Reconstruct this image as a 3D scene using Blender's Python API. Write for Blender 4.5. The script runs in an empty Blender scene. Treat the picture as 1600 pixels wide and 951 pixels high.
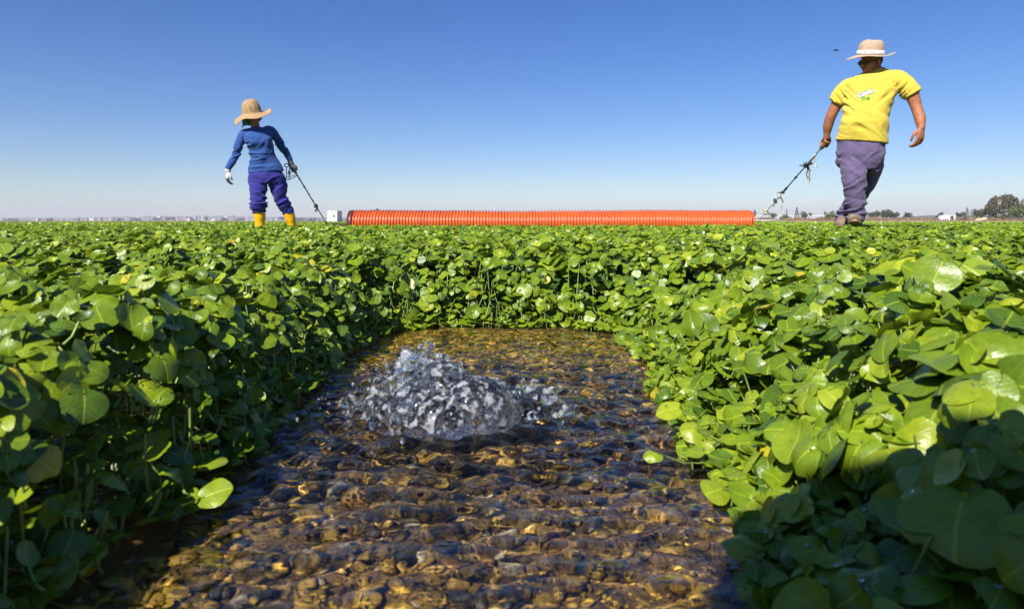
import bpy, math, random
import numpy as np
from mathutils import Vector, Matrix
from mathutils.bvhtree import BVHTree

R = math.radians
rng = np.random.default_rng(11)
random.seed(5)
sc = bpy.context.scene
col = sc.collection
F = 1067.0          # focal length in photograph pixels
CZ = 0.21           # lens height over the water


def P(px, py, d):
    """photograph pixel at a depth -> world point"""
    return Vector(((px - 800) / F * d, d, CZ - (py - 345) / F * d))


# ------------------------------------------------------------------ noise
def _h(ix, iy, iz, s):
    n = (ix * 374761393 + iy * 668265263 + iz * 2147483647 + s * 974634777) & 0xffffffff
    n = ((n ^ (n >> 13)) * 1274126177) & 0xffffffff
    n = (n ^ (n >> 16))
    n = (n * 2246822519) & 0xffffffff
    n = n ^ (n >> 15)
    return n.astype(np.float64) / 4294967295.0


def noise3(x, y, z=0.0, s=0):
    x = np.asarray(x, float); y = np.asarray(y, float) + 0 * x; z = np.asarray(z, float) + 0 * x
    ix = np.floor(x).astype(np.int64); iy = np.floor(y).astype(np.int64); iz = np.floor(z).astype(np.int64)
    fx, fy, fz = x - ix, y - iy, z - iz
    fx = fx * fx * (3 - 2 * fx); fy = fy * fy * (3 - 2 * fy); fz = fz * fz * (3 - 2 * fz)
    r = 0
    for a in (0, 1):
        for b in (0, 1):
            for c in (0, 1):
                w = (fx if a else 1 - fx) * (fy if b else 1 - fy) * (fz if c else 1 - fz)
                r = r + w * _h(ix + a, iy + b, iz + c, s)
    return r * 2 - 1


def fbm(x, y, z=0.0, s=0, o=3):
    r = 0; a = 1.0; f = 1.0
    for k in range(o):
        r = r + a * noise3(np.asarray(x) * f, np.asarray(y) * f, np.asarray(z) * f, s + k * 17)
        a *= .5; f *= 2.03
    return r


def sstep(a, b, x):
    t = np.clip((x - a) / (b - a), 0, 1)
    return t * t * (3 - 2 * t)


# ------------------------------------------------------------------ object helpers
def tag(o, label=None, cat=None, group=None, kind=None):
    if label: o['label'] = label
    if cat: o['category'] = cat
    if group: o['group'] = group
    if kind: o['kind'] = kind
    return o


def empty(name, loc=(0, 0, 0), rz=0.0):
    o = bpy.data.objects.new(name, None)
    o.empty_display_size = .1
    o.location = loc; o.rotation_euler = (0, 0, rz)
    col.objects.link(o)
    return o


def obj(name, me, mat=None, parent=None):
    o = bpy.data.objects.new(name, me)
    if mat is not None:
        me.materials.clear()
        for m in (mat if isinstance(mat, (list, tuple)) else [mat]):
            me.materials.append(m)
    col.objects.link(o)
    if parent is not None: o.parent = parent
    return o


def np_mesh(name, V, faces, nper, smooth=True, uv=None, attrs=None):
    """V (n,3); faces flat index array; nper int or array of loop totals"""
    me = bpy.data.meshes.new(name)
    V = np.ascontiguousarray(V, dtype=np.float32)
    faces = np.ascontiguousarray(faces, dtype=np.int32).ravel()
    if np.isscalar(nper):
        nf = len(faces) // nper
        tot = np.full(nf, nper, np.int32)
    else:
        tot = np.asarray(nper, np.int32); nf = len(tot)
    start = np.zeros(nf, np.int32); start[1:] = np.cumsum(tot)[:-1]
    me.vertices.add(len(V)); me.vertices.foreach_set('co', V.ravel())
    me.loops.add(len(faces)); me.loops.foreach_set('vertex_index', faces)
    me.polygons.add(nf); me.polygons.foreach_set('loop_start', start)
    me.polygons.foreach_set('loop_total', tot)
    me.polygons.foreach_set('use_smooth', np.full(nf, bool(smooth)))
    if uv is not None:
        l = me.uv_layers.new(name='UVMap')
        l.data.foreach_set('uv', np.ascontiguousarray(uv[faces], dtype=np.float32).ravel())
    for k, a in (attrs or {}).items():
        at = me.attributes.new(k, 'FLOAT', 'POINT')
        at.data.foreach_set('value', np.ascontiguousarray(a, dtype=np.float32))
    me.update(calc_edges=True)
    me.validate()
    return me


class MB:
    """collects closed shapes, links them as one mesh object"""
    def __init__(s): s.v = []; s.f = []

    def add(s, v, f):
        n = len(s.v)
        s.v += [tuple(p) for p in v]
        s.f += [tuple(i + n for i in q) for q in f]
        return s

    def box(s, c, size, M=None, bev=0.0):
        hx, hy, hz = size[0] / 2, size[1] / 2, size[2] / 2
        if bev:
            v = []
            for dz, ins in ((-hz, bev), (-hz + bev, 0), (hz - bev, 0), (hz, bev)):
                a, b = hx - ins, hy - ins
                q = min(bev, a * .5, b * .5)
                for (x, y) in ((-a, -b + q), (-a + q, -b), (a - q, -b), (a, -b + q), (a, b - q), (a - q, b), (-a + q, b), (-a, b - q)):
                    v.append(Vector((x, y, dz)))
            f = []
            for k in range(3):
                for i in range(8):
                    j = (i + 1) % 8
                    f.append((k * 8 + i, k * 8 + j, k * 8 + 8 + j, k * 8 + 8 + i))
            f.append(tuple(range(7, -1, -1))); f.append(tuple(range(24, 32)))
        else:
            v = [Vector((x, y, z)) for z in (-hz, hz) for y in (-hy, hy) for x in (-hx, hx)]
            f = [(0, 2, 3, 1), (4, 5, 7, 6), (0, 1, 5, 4), (2, 6, 7, 3), (0, 4, 6, 2), (1, 3, 7, 5)]
        if M is not None: v = [M @ p for p in v]
        c = Vector(c)
        return s.add([p + c for p in v], f)

    def tube(s, pts, rad, n=10, cap=True, flat=1.0, flatdir=None):
        """swept tube; rad: number or list of r or (ra, rb)"""
        pts = [Vector(p) for p in pts]
        if not isinstance(rad, (list, tuple)): rad = [rad] * len(pts)
        rad = [(r, r) if not isinstance(r, (list, tuple)) else r for r in rad]
        V = []; up = flatdir and Vector(flatdir)
        prev = None; N = len(pts)
        for i, p in enumerate(pts):
            t = (pts[min(i + 1, N - 1)] - pts[max(i - 1, 0)])
            if t.length < 1e-9: t = Vector((0, 0, 1))
            t.normalize()
            ref = up if up is not None else (prev if prev is not None else (Vector((0, 1, 0)) if abs(t.y) < .9 else Vector((1, 0, 0))))
            a = ref - t * ref.dot(t)
            if a.length < 1e-4: a = Vector((1, 0, 0)) - t * t.x
            a.normalize(); b = t.cross(a).normalized(); prev = a
            for k in range(n):
                q = 2 * math.pi * k / n
                V.append(p + a * (rad[i][0] * math.cos(q)) + b * (rad[i][1] * math.sin(q)))
        f = []
        for i in range(N - 1):
            for k in range(n):
                j = (k + 1) % n
                f.append((i * n + k, i * n + j, i * n + n + j, i * n + n + k))
        if cap:
            f.append(tuple(range(n - 1, -1, -1))); f.append(tuple(range((N - 1) * n, N * n)))
        return s.add(V, f)

    def limb(s, pts, rad, n=16, sub=5, flatdir=None, flat=False):
        """smooth limb through joints, rounded ends"""
        pts = [Vector(p) for p in pts]
        rad = [(r, r) if not isinstance(r, (list, tuple)) else r for r in rad]
        Q = []; RR = []
        m = len(pts)
        for i in range(m - 1):
            p0 = pts[max(i - 1, 0)]; p1 = pts[i]; p2 = pts[i + 1]; p3 = pts[min(i + 2, m - 1)]
            for k in range(sub):
                t = k / sub
                q = 0.5 * ((2 * p1) + (-p0 + p2) * t + (2 * p0 - 5 * p1 + 4 * p2 - p3) * t * t + (-p0 + 3 * p1 - 3 * p2 + p3) * t ** 3)
                Q.append(q)
                tt = t * t * (3 - 2 * t)
                RR.append((rad[i][0] * (1 - tt) + rad[i + 1][0] * tt, rad[i][1] * (1 - tt) + rad[i + 1][1] * tt))
        Q.append(pts[-1]); RR.append(rad[-1])
        # rounded caps
        def capq(p, d, r):
            return [(p + d * (min(r) * math.sin(a) * .8), (r[0] * math.cos(a), r[1] * math.cos(a))) for a in (R(25), R(50), R(75))]
        d0 = (Q[0] - Q[1]).normalized(); d1 = (Q[-1] - Q[-2]).normalized()
        c0 = capq(Q[0], d0, RR[0])[::-1]; c1 = capq(Q[-1], d1, RR[-1])
        if flat: c1 = []
        Q = [c[0] for c in c0] + Q + [c[0] for c in c1]
        RR = [c[1] for c in c0] + RR + [c[1] for c in c1]
        return s.tube(Q, RR, n, True, flatdir=flatdir)

    def ell(s, c, r, M=None, nu=14, nv=9):
        c = Vector(c); V = [Vector((0, 0, -1))]
        for i in range(1, nv):
            a = -math.pi / 2 + math.pi * i / nv
            for k in range(nu):
                b = 2 * math.pi * k / nu
                V.append(Vector((math.cos(a) * math.cos(b), math.cos(a) * math.sin(b), math.sin(a))))
        V.append(Vector((0, 0, 1)))
        f = []
        for k in range(nu):
            j = (k + 1) % nu
            f.append((0, 1 + j, 1 + k))
            f.append((len(V) - 1, 1 + (nv - 2) * nu + k, 1 + (nv - 2) * nu + j))
            for i in range(nv - 2):
                f.append((1 + i * nu + k, 1 + i * nu + j, 1 + (i + 1) * nu + j, 1 + (i + 1) * nu + k))
        if not hasattr(r, '__len__'): r = (r, r, r)
        V = [Vector((p.x * r[0], p.y * r[1], p.z * r[2])) for p in V]
        if M is not None: V = [M @ p for p in V]
        return s.add([p + c for p in V], f)

    def stack(s, secs, n=28):
        """horizontal elliptic sections: (cx, cy, z, rx, ry, tilt)"""
        V = []; f = []
        for (cx, cy, z, rx, ry, tl) in secs:
            for k in range(n):
                q = 2 * math.pi * k / n
                ca, sa = math.cos(q), math.sin(q)
                e = .85
                x = rx * math.copysign(abs(ca) ** e, ca); y = ry * math.copysign(abs(sa) ** e, sa)
                V.append((cx + x, cy + y, z + tl * x))
        for i in range(len(secs) - 1):
            for k in range(n):
                j = (k + 1) % n
                f.append((i * n + k, i * n + j, i * n + n + j, i * n + n + k))
        if secs[-1][2] < secs[0][2]:
            f = [q[::-1] for q in f]
            f.append(tuple(range(n))); f.append(tuple(range((len(secs) - 1) * n, len(secs) * n))[::-1])
        else:
            f.append(tuple(range(n - 1, -1, -1))); f.append(tuple(range((len(secs) - 1) * n, len(secs) * n)))
        return s.add(V, f)

    def mesh(s, name, smooth=False, M=None):
        me = bpy.data.meshes.new(name)
        me.from_pydata([tuple(M @ Vector(p)) for p in s.v] if M is not None else s.v, [], s.f)
        if smooth: me.polygons.foreach_set('use_smooth', [True] * len(me.polygons))
        me.update()
        return me

    def build(s, name, mat, parent=None, smooth=False, M=None):
        return obj(name, s.mesh(name, smooth, M), mat, parent)

    def fused(s, name, mat, parent=None, vox=.006, it=3, disp=None, M=None):
        """voxel union of all shapes -> one continuous surface"""
        me = s.mesh('tmp')
        o = bpy.data.objects.new('tmp', me); col.objects.link(o)
        m = o.modifiers.new('r', 'REMESH'); m.mode = 'VOXEL'; m.voxel_size = vox; m.use_smooth_shade = True
        if it:
            m = o.modifiers.new('s', 'SMOOTH'); m.iterations = it; m.factor = .5
        dg = bpy.context.evaluated_depsgraph_get(); dg.update()
        out = bpy.data.meshes.new_from_object(o.evaluated_get(dg))
        bpy.data.objects.remove(o); bpy.data.meshes.remove(me)
        n = len(out.vertices)
        if disp is not None:
            co = np.empty(n * 3, np.float32); out.vertices.foreach_get('co', co); co = co.reshape(-1, 3)
            no = np.empty(n * 3, np.float32); out.vertices.foreach_get('normal', no); no = no.reshape(-1, 3)
            co = co + no * disp(co.astype(float), no)[:, None]
            out.vertices.foreach_set('co', co.astype(np.float32).ravel())
        if M is not None: out.transform(M)
        out.polygons.foreach_set('use_smooth', [True] * len(out.polygons))
        out.name = name; out.update()
        return obj(name, out, mat, parent)


# ------------------------------------------------------------------ materials
def newmat(name):
    m = bpy.data.materials.new(name); m.use_nodes = True
    nt = m.node_tree; nt.nodes.clear()
    out = nt.nodes.new('ShaderNodeOutputMaterial')
    return m, nt, out


def nd(nt, t, **k):
    n = nt.nodes.new(t)
    for a, b in k.items():
        if a.startswith('i_'): n.inputs[a[2:].replace('_', ' ')].default_value = b
        else: setattr(n, a, b)
    return n


def simple(name, c, rough=.6, var=.12, scale=20, bump=.0, bscale=60, metal=0, spec=.5, c2=None, stretch=(1, 1, 1)):
    m, nt, out = newmat(name)
    L = nt.links.new
    tc = nd(nt, 'ShaderNodeTexCoord'); mp = nd(nt, 'ShaderNodeMapping'); mp.inputs['Scale'].default_value = stretch
    L(tc.outputs['Object'], mp.inputs['Vector'])
    n = nd(nt, 'ShaderNodeTexNoise', i_Scale=scale, i_Detail=5.0); L(mp.outputs[0], n.inputs['Vector'])
    r = nd(nt, 'ShaderNodeValToRGB'); L(n.outputs['Fac'], r.inputs[0])
    a = c2 if c2 else [x * (1 - var) for x in c]
    b = c if c2 else [min(1, x * (1 + var)) for x in c]
    r.color_ramp.elements[0].position = .35; r.color_ramp.elements[0].color = (*a, 1)
    r.color_ramp.elements[1].position = .65; r.color_ramp.elements[1].color = (*b, 1)
    p = nd(nt, 'ShaderNodeBsdfPrincipled', i_Roughness=rough, i_Metallic=metal)
    p.inputs['Specular IOR Level'].default_value = spec
    L(r.outputs[0], p.inputs['Base Color'])
    if bump:
        n2 = nd(nt, 'ShaderNodeTexNoise', i_Scale=bscale, i_Detail=6.0); L(mp.outputs[0], n2.inputs['Vector'])
        bp = nd(nt, 'ShaderNodeBump', i_Strength=bump, i_Distance=.01); L(n2.outputs['Fac'], bp.inputs['Height'])
        L(bp.outputs[0], p.inputs['Normal'])
    L(p.outputs[0], out.inputs[0])
    return m


def leafmat(name, dark, mid, light, veins=True, trans=.24, rough=.34, attr='rnd'):
    m, nt, out = newmat(name); L = nt.links.new
    at = nd(nt, 'ShaderNodeAttribute', attribute_name=attr)
    rp = nd(nt, 'ShaderNodeValToRGB'); L(at.outputs['Fac'], rp.inputs[0])
    e = rp.color_ramp.elements; e[0].color = (*dark, 1); e[1].color = (*([min(1, light[0] * 1.2), light[1] * .92, light[2]] if veins else light), 1); q = e.new(.94); q.color = (*light, 1)
    q = e.new(.45); q.color = (*mid, 1)
    colr = rp.outputs[0]
    p = nd(nt, 'ShaderNodeBsdfPrincipled', i_Roughness=rough); p.inputs['Specular IOR Level'].default_value = .5
    if veins:
        uv = nd(nt, 'ShaderNodeUVMap')
        sp = nd(nt, 'ShaderNodeSeparateXYZ'); L(uv.outputs[0], sp.inputs[0])
        def M_(op, a, b=None, c=None):
            n = nd(nt, 'ShaderNodeMath', operation=op)
            for i, v in enumerate((a, b, c)):
                if v is None: continue
                if isinstance(v, (int, float)): n.inputs[i].default_value = v
                else: L(v, n.inputs[i])
            return n.outputs[0]
        ax = M_('ABSOLUTE', sp.outputs[0])
        mid_v = M_('SUBTRACT', 1.0, M_('MULTIPLY', ax, 14.0)); mid_v = M_('MAXIMUM', mid_v, 0.0)
        # side veins: curve forward
        t = M_('SUBTRACT', sp.outputs[1], M_('MULTIPLY', ax, .75))
        fr = M_('PINGPONG', M_('MULTIPLY', t, 3.2), .5)
        sv = M_('MAXIMUM', M_('SUBTRACT', 1.0, M_('MULTIPLY', fr, 9.0)), 0.0)
        sv = M_('MULTIPLY', sv, .22)
        v = M_('MAXIMUM', mid_v, sv)
        nz = nd(nt, 'ShaderNodeTexNoise', i_Scale=2.2, i_Detail=4.0); L(uv.outputs[0], nz.inputs['Vector'])
        mx0 = nd(nt, 'ShaderNodeMix', data_type='RGBA', blend_type='MULTIPLY'); mx0.inputs[0].default_value = .5
        rr = nd(nt, 'ShaderNodeValToRGB'); L(nz.outputs['Fac'], rr.inputs[0])
        rr.color_ramp.elements[0].position = .3; rr.color_ramp.elements[0].color = (.55, .62, .5, 1)
        rr.color_ramp.elements[1].position = .7; rr.color_ramp.elements[1].color = (1.25, 1.15, 1, 1)
        L(colr, mx0.inputs[6]); L(rr.outputs[0], mx0.inputs[7])
        mx = nd(nt, 'ShaderNodeMix', data_type='RGBA'); L(M_('MULTIPLY', v, .38), mx.inputs[0])
        L(mx0.outputs[2], mx.inputs[6]); mx.inputs[7].default_value = (*[min(1, x * 1.5 + .02) for x in light], 1)
        colr = mx.outputs[2]
        bp = nd(nt, 'ShaderNodeBump', i_Strength=.22, i_Distance=.002)
        n3 = nd(nt, 'ShaderNodeTexNoise', i_Scale=5.0, i_Detail=3.0); L(uv.outputs[0], n3.inputs['Vector'])
        L(M_('SUBTRACT', n3.outputs['Fac'], M_('MULTIPLY', v, .6)), bp.inputs['Height']); L(bp.outputs[0], p.inputs['Normal'])
    L(colr, p.inputs['Base Color'])
    tr = nd(nt, 'ShaderNodeBsdfTranslucent'); L(colr, tr.inputs[0])
    ms = nd(nt, 'ShaderNodeMixShader'); ms.inputs[0].default_value = trans
    L(p.outputs[0], ms.inputs[1]); L(tr.outputs[0], ms.inputs[2]); L(ms.outputs[0], out.inputs[0])
    return m


LEAF_D, LEAF_M, LEAF_L = (.055, .118, .010), (.188, .285, .012), (.42, .47, .028)
M_leaf = leafmat('cress_leaf', LEAF_D, LEAF_M, LEAF_L)
M_leaffar = leafmat('cress_leaf_plain', LEAF_D, LEAF_M, LEAF_L, veins=False)
M_stem = simple('cress_stem', (.22, .30, .07), .5, .3, 30)

# ------------------------------------------------------------------ the channel and the canopy height
YE = 1.37


def banks(x, y):
    """distance outside the channel (negative inside), and which side"""
    wob = .018 * noise3(y * 5, x * 0 + 3.3, 0, 3) + .010 * noise3(y * 14, x * 0 + 9.1, 0, 4)
    wob2 = .030 * noise3(y * 5, x * 0 + 13.3, 0, 5) + .010 * noise3(y * 13, x * 0 + 19.1, 0, 6)
    xl = -.245 + wob
    xr = .178 + wob2 - .05 * sstep(.5, .25, y)
    wob3 = .035 * noise3(x * 6, y * 0 + 1.7, 0, 7)
    cr = .17
    dx = np.maximum(xl - x, x - xr); dy = y - (YE + wob3)
    qx = dx + cr; qy = dy + cr
    s = np.minimum(np.maximum(qx, qy), 0) + np.hypot(np.maximum(qx, 0), np.maximum(qy, 0)) - cr
    return s, x < (xl + xr) / 2, dy > dx


def canopy(x, y):
    s, left, far = banks(x, y)
    w = np.where(far, .08, np.where(left, .075, .19))
    t = np.clip(s / w, 0, 1)
    base = np.where(left | far, np.sqrt(t), t ** .8)
    H = .14 * base
    amp = np.clip(s / .1, 0, 1)
    H = H + amp * (.012 * noise3(x * 4, y * 4, 0, 21) + .008 * noise3(x * 11, y * 11, 0, 22))
    return H, s


# ------------------------------------------------------------------ leaves
def leaf_template(nr, nt_):
    """polar leaf template: returns (nv, 2) outline coords, faces, per vert r, theta"""
    V = [(0, 0)]; rr = [0]; th = [0]
    for i in range(1, nr + 1):
        r = i / nr
        for k in range(nt_):
            a = 2 * math.pi * (k + .5) / nt_ - math.pi / 2   # starts at base
            # angular distance from base
            b = abs(((a + math.pi / 2 + math.pi) % (2 * math.pi)) - math.pi)
            notch = 1 - .30 * math.exp(-(b / .26) ** 2)
            w = 1.0 + .05 * math.cos(2 * (a)) * 1
            V.append((r * notch * w * math.cos(a), r * notch * (1.0 + .0 * max(0, math.sin(a))) * math.sin(a)))
            rr.append(r); th.append(a)
    f = []
    for k in range(nt_):
        j = (k + 1) % nt_
        f.append((0, 1 + k, 1 + j, 1 + j))
    faces = [(a, b, c) for a, b, c, _ in f]
    quads = []
    for i in range(nr - 1):
        for k in range(nt_):
            j = (k + 1) % nt_
            quads.append((1 + i * nt_ + k, 1 + (i + 1) * nt_ + k, 1 + (i + 1) * nt_ + j, 1 + i * nt_ + j))
    # all as triangles
    tri = list(faces)
    for a, b, c, d in quads: tri += [(a, b, c), (a, c, d)]
    return np.array(V), np.array(tri), np.array(rr), np.array(th)


def leaf_batch(C, N, D, S, rnd, nr, nt_):
    """C centres, N normals, D tip directions, S radii -> V, T, UV, attribute"""
    tv, tri, rr, th = leaf_template(nr, nt_)
    n = len(C); nv = len(tv)
    N = N / np.linalg.norm(N, axis=1)[:, None]
    D = D - N * (D * N).sum(1)[:, None]; D /= np.linalg.norm(D, axis=1)[:, None] + 1e-9
    X = np.cross(D, N)
    cup = rng.normal(-.06, .20, n); fold = rng.normal(.0, .08, n); bend = rng.normal(-.10, .14, n)
    wav = np.abs(rng.normal(0, .055, n)); ph = rng.uniform(0, 6.28, n); fr = rng.integers(3, 6, n)
    asp = rng.normal(.94, .09, n)
    irr = rng.normal(0, .05, (n, 3)); 
    x = tv[None, :, 0] * asp[:, None]; y = tv[None, :, 1] + np.zeros((n, 1))
    ir = 1 + irr[:, :1] * np.cos(2 * th + ph[:, None]) + irr[:, 1:2] * np.cos(3 * th + 2 * ph[:, None]) + .6 * irr[:, 2:] * np.cos(5 * th - ph[:, None])
    x = x * ir; y = y * ir
    z = cup[:, None] * rr ** 2 + fold[:, None] * np.abs(x) + bend[:, None] * y * np.abs(y) + wav[:, None] * np.sin(fr[:, None] * th + ph[:, None]) * rr ** 3
    V = C[:, None, :] + S[:, None, None] * (x[..., None] * X[:, None, :] + y[..., None] * D[:, None, :] + z[..., None] * N[:, None, :])
    T = tri[None] + (np.arange(n) * nv)[:, None, None]
    UV = np.stack([x, y], -1).reshape(-1, 2)
    return V.reshape(-1, 3), T.reshape(-1, 3), UV, np.repeat(rnd, nv)


def wedge(y0, y1, dens, margin=.35, half=.80):
    """uniform random points of the visible wedge between depths"""
    a = half * (y1 ** 2 - y0 ** 2) + 2 * margin * (y1 - y0)
    n = int(a * dens)
    y = rng.uniform(y0, y1, n * 3)
    x = rng.uniform(-1, 1, n * 3) * (half * y1 + margin)
    k = np.abs(x) < half * np.maximum(y, 0) + margin
    x, y = x[k], y[k]
    area_all = (y1 - y0) * 2 * (half * y1 + margin)
    m = int(area_all * dens)
    k2 = rng.random(len(x)) < m / (n * 3)
    return x[k2], y[k2]


MAN = P(1345, 355, 6.55); WOM = P(425, 372, 8.2)


def sprigs(x, y, nl, smin, smax, spread=1.0, low=False):
    """rosettes of round leaves around the top of a stem"""
    H, s = canopy(x, y)
    n = len(x)
    hh = H + rng.normal(0, .009, n) - (rng.random(n) < .3) * rng.uniform(0, .02, n)
    # slope normal (outward of the bank)
    e = .01
    gx = (canopy(x + e, y)[0] - canopy(x - e, y)[0]) / (2 * e)
    gy = (canopy(x, y + e)[0] - canopy(x, y - e)[0]) / (2 * e)
    slope = np.stack([-gx, -gy, np.ones(n)], 1)
    slope[:, :2] = np.clip(slope[:, :2], -1.2, 1.2)
    slope /= np.linalg.norm(slope, axis=1)[:, None]
    C = []; N = []; D = []; S = []; Rn = []; O = []
    ph = rng.uniform(0, 6.28, n); sr = rng.random(n)
    lean = rng.normal(0, .16, (n, 3)); lean[:, 2] = 0
    for k in range(nl):
        a = ph + k * 2.399 + rng.normal(0, .25, n)
        t = (k + .5) / nl
        size = rng.uniform(smin, smax, n) * (.62 + .50 * t) * (.8 + .5 * sr)
        size = size * (1 - .30 * np.exp(-np.maximum(s, 0) / .03)) * np.exp(rng.normal(0, .20, n)) * (1 + .22 * noise3(x * 7, y * 7, 0, 81)) * (1 + .35 * sstep(.24, .32, x) * sstep(.75, .45, y))
        size = np.minimum(size, np.where(x < 0, .0150, .0205)) * np.where((x < 0) & (y < 1.2), .88, 1)
        rad = size * (.55 + 1.0 * t) * spread
        drop = -.002 - .022 * t ** 1.5 * rng.uniform(.5, 1.4, n)
        dirv = np.stack([np.cos(a), np.sin(a), np.zeros(n)], 1)
        c = np.stack([x, y, hh], 1) + dirv * rad[:, None]
        c[:, 2] += drop + (canopy(c[:, 0], c[:, 1])[0] - H) * .6
        tilt = .10 + .45 * t + rng.normal(0, .22, n)
        nn = slope * .9 + np.array([-.08, -.20, .22]) + dirv * tilt[:, None] + lean * 1.5 + rng.normal(0, .30, (n, 3))
        C.append(c); N.append(nn); D.append(dirv - np.array([0, 0, .25])); S.append(size)
        Rn.append(np.where(rng.random(n) < .008, 1.0, np.clip(.42 + .28 * (sr - .5) + rng.normal(0, .17, n) - .10 * t, 0, .93)))
        oo = np.stack([x, y, hh - .02], 1) - c; oo *= np.minimum(1, .020 / (np.linalg.norm(oo, axis=1) + 1e-6))[:, None]; O.append(c + oo)
    C = np.concatenate(C); N = np.concatenate(N); D = np.concatenate(D); S = np.concatenate(S); Rn = np.concatenate(Rn); O = np.concatenate(O)
    sb = banks(C[:, 0], C[:, 1])[0]
    k = (sb > -.022) & (C[:, 2] > .002)
    return C[k], N[k], D[k], S[k], Rn[k], O[k]


def fillers(x, y, zlo, zhi_off, smin, smax):
    """lower leaves down the bank sides and under the rosettes"""
    H, s = canopy(x, y); n = len(x)
    u = rng.random(n)
    z = np.maximum(zlo, .004) + (np.maximum(H - zhi_off, .01) - zlo) * u
    C = np.stack([x, y, z], 1)
    a = rng.uniform(0, 6.28, n)
    N = np.stack([rng.normal(0, .45, n), rng.normal(-.25, .45, n), np.ones(n)], 1)
    D = np.stack([np.cos(a), np.sin(a), np.zeros(n)], 1)
    S = rng.uniform(smin, smax, n)
    Rn = np.clip(rng.normal(.33, .16, n), 0, 1)
    k = s > -.012
    O = C + np.stack([rng.normal(0, .006, n), rng.normal(0, .006, n), np.full(n, -.016)], 1)
    return C[k], N[k], D[k], S[k], Rn[k], O[k]


def cat(*sets):
    return [np.concatenate([s[i] for s in sets]) for i in range(6)]


def feet_clear(S_):
    C = S_[0]
    k = np.ones(len(C), bool)
    for px, d in ((1338, 6.45), (1316, 6.75)):
        q = P(px, 355, d)
        k &= ~((np.hypot(C[:, 0] - q.x, (C[:, 1] - q.y) * .5) < .10) & (C[:, 2] > .128))
    for px, d in ((405, 8.2), (456, 8.2)):
        q = P(px, 355, d)
        k &= ~(np.hypot(C[:, 0] - q.x, C[:, 1] - q.y) < .07)
    return [a[k] for a in S_]


def petioles(C, D, N, S, O, r=.0011):
    """thin three sided stalk from each leaf base to its stem"""
    n = len(C)
    Nn = N / np.linalg.norm(N, axis=1)[:, None]
    Dn = D - Nn * (D * Nn).sum(1)[:, None]; Dn /= np.linalg.norm(Dn, axis=1)[:, None]
    A = C - Dn * (S * .55)[:, None]
    Bm = A * .55 + O * .45; Bm[:, 2] -= .004; Bp = O
    ang = np.array([0, 2.09, 4.19])
    ring = np.stack([np.cos(ang), np.sin(ang), 0 * ang], 1) * r
    V = np.stack([A[:, None] + ring * .8, Bm[:, None] + ring, Bp[:, None] + ring * 1.2], 1).reshape(n, 9, 3)
    t = []
    for i in range(2):
        for k in range(3):
            j = (k + 1) % 3
            t += [(i * 3 + k, i * 3 + j, i * 3 + 3 + j), (i * 3 + k, i * 3 + 3 + j, i * 3 + 3 + k)]
    T = np.array(t)[None] + (np.arange(n) * 9)[:, None, None]
    return V.reshape(-1, 3), T.reshape(-1, 3)


cress_parts = []   # V, T, UV, rnd, matindex

# nearest plants, fine leaves
x, y = wedge(.02, 1.15, 700, margin=.45)
s_ = banks(x, y)[0]; k = s_ > .004; x, y = x[k], y[k]
near = sprigs(x, y, 9, .0085, .0155)
x, y = wedge(.02, 1.15, 7500, margin=.45)
s_ = banks(x, y)[0]; k = (s_ > -.005) & (rng.random(len(s_)) < np.where(s_ < .22, 1.0, .25)); x, y = x[k], y[k]
nearf = fillers(x, y, .004, .010, .006, .0135)
# floating sprays at the waterline
n = 5200
x = rng.uniform(-.36, .30, n); y = rng.uniform(.05, 1.5, n); s_ = banks(x, y)[0]
k = (s_ > -.03) & (s_ < .03) & (rng.random(n) < np.exp(-np.maximum(-s_, 0) / .009)); x, y = x[k], y[k]
fl = fillers(x, y, .004, .0, .0045, .0095); fl[1][:, 2] += 1.5; fl[0][:, 2] = rng.uniform(.003, .014, len(fl[0]))
fl[4][:] = np.clip(fl[4] + .2, 0, 1)
# a few larger leaves that lean out over the water
lc = []
for px, py, d, sz in ((1020, 709, .57, .008), (1046, 640, .66, .013), (405, 603, .84, .012), (300, 664, .60, .014), (335, 770, .48, .012),
                      (235, 690, .52, .016), (1120, 765, .50, .012), (330, 722, .53, .012), (1080, 672, .61, .010), (1165, 845, .42, .013)):
    q = P(px, py, d); lc.append((q.x, q.y, max(q.z, .006), sz))
lc = np.array(lc); nn = len(lc)
spec = [lc[:, :3], np.stack([rng.normal(-.1, .2, nn), rng.normal(-.4, .2, nn), np.ones(nn)], 1),
        np.stack([-np.sign(lc[:, 0]), rng.normal(-.3, .5, nn), 0 * lc[:, 0]], 1), lc[:, 3], rng.uniform(.5, .8, nn),
        np.stack([lc[:, 0] + np.sign(lc[:, 0]) * .05, lc[:, 1], lc[:, 2] * .5], 1)]
A = cat(near, nearf, fl, spec)
# keep the lens free
dc_ = np.linalg.norm(A[0] - np.array([0, 0, CZ]), axis=1); k = (dc_ > .22) & ((dc_ > .33) | (A[3] < .0125))
A = [a[k] for a in A]
NEARSET = A
V1, T1, U1, R1 = leaf_batch(A[0], A[1], A[2], A[3], A[4], 4, 22)
VP, TP = petioles(A[0], A[2], A[1], A[3], A[5])

x, y = wedge(1.15, 2.6, 800, margin=.5)
s_ = banks(x, y)[0]; k = s_ > .004; x, y = x[k], y[k]
B = sprigs(x, y, 9, .0070, .0130)
x, y = wedge(1.15, 1.85, 9000, margin=.4)
s_ = banks(x, y)[0]; k = (s_ > -.005) & (s_ < .14); x, y = x[k], y[k]
B = cat(B, fillers(x, y, .004, .010, .006, .012))
V2, T2, U2, R2 = leaf_batch(B[0], B[1], B[2], B[3], B[4], 2, 14)
k = B[0][:, 1] < 1.8
VQ, TQ = petioles(B[0][k], B[2][k], B[1][k], B[3][k], B[5][k], .0013)


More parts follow.
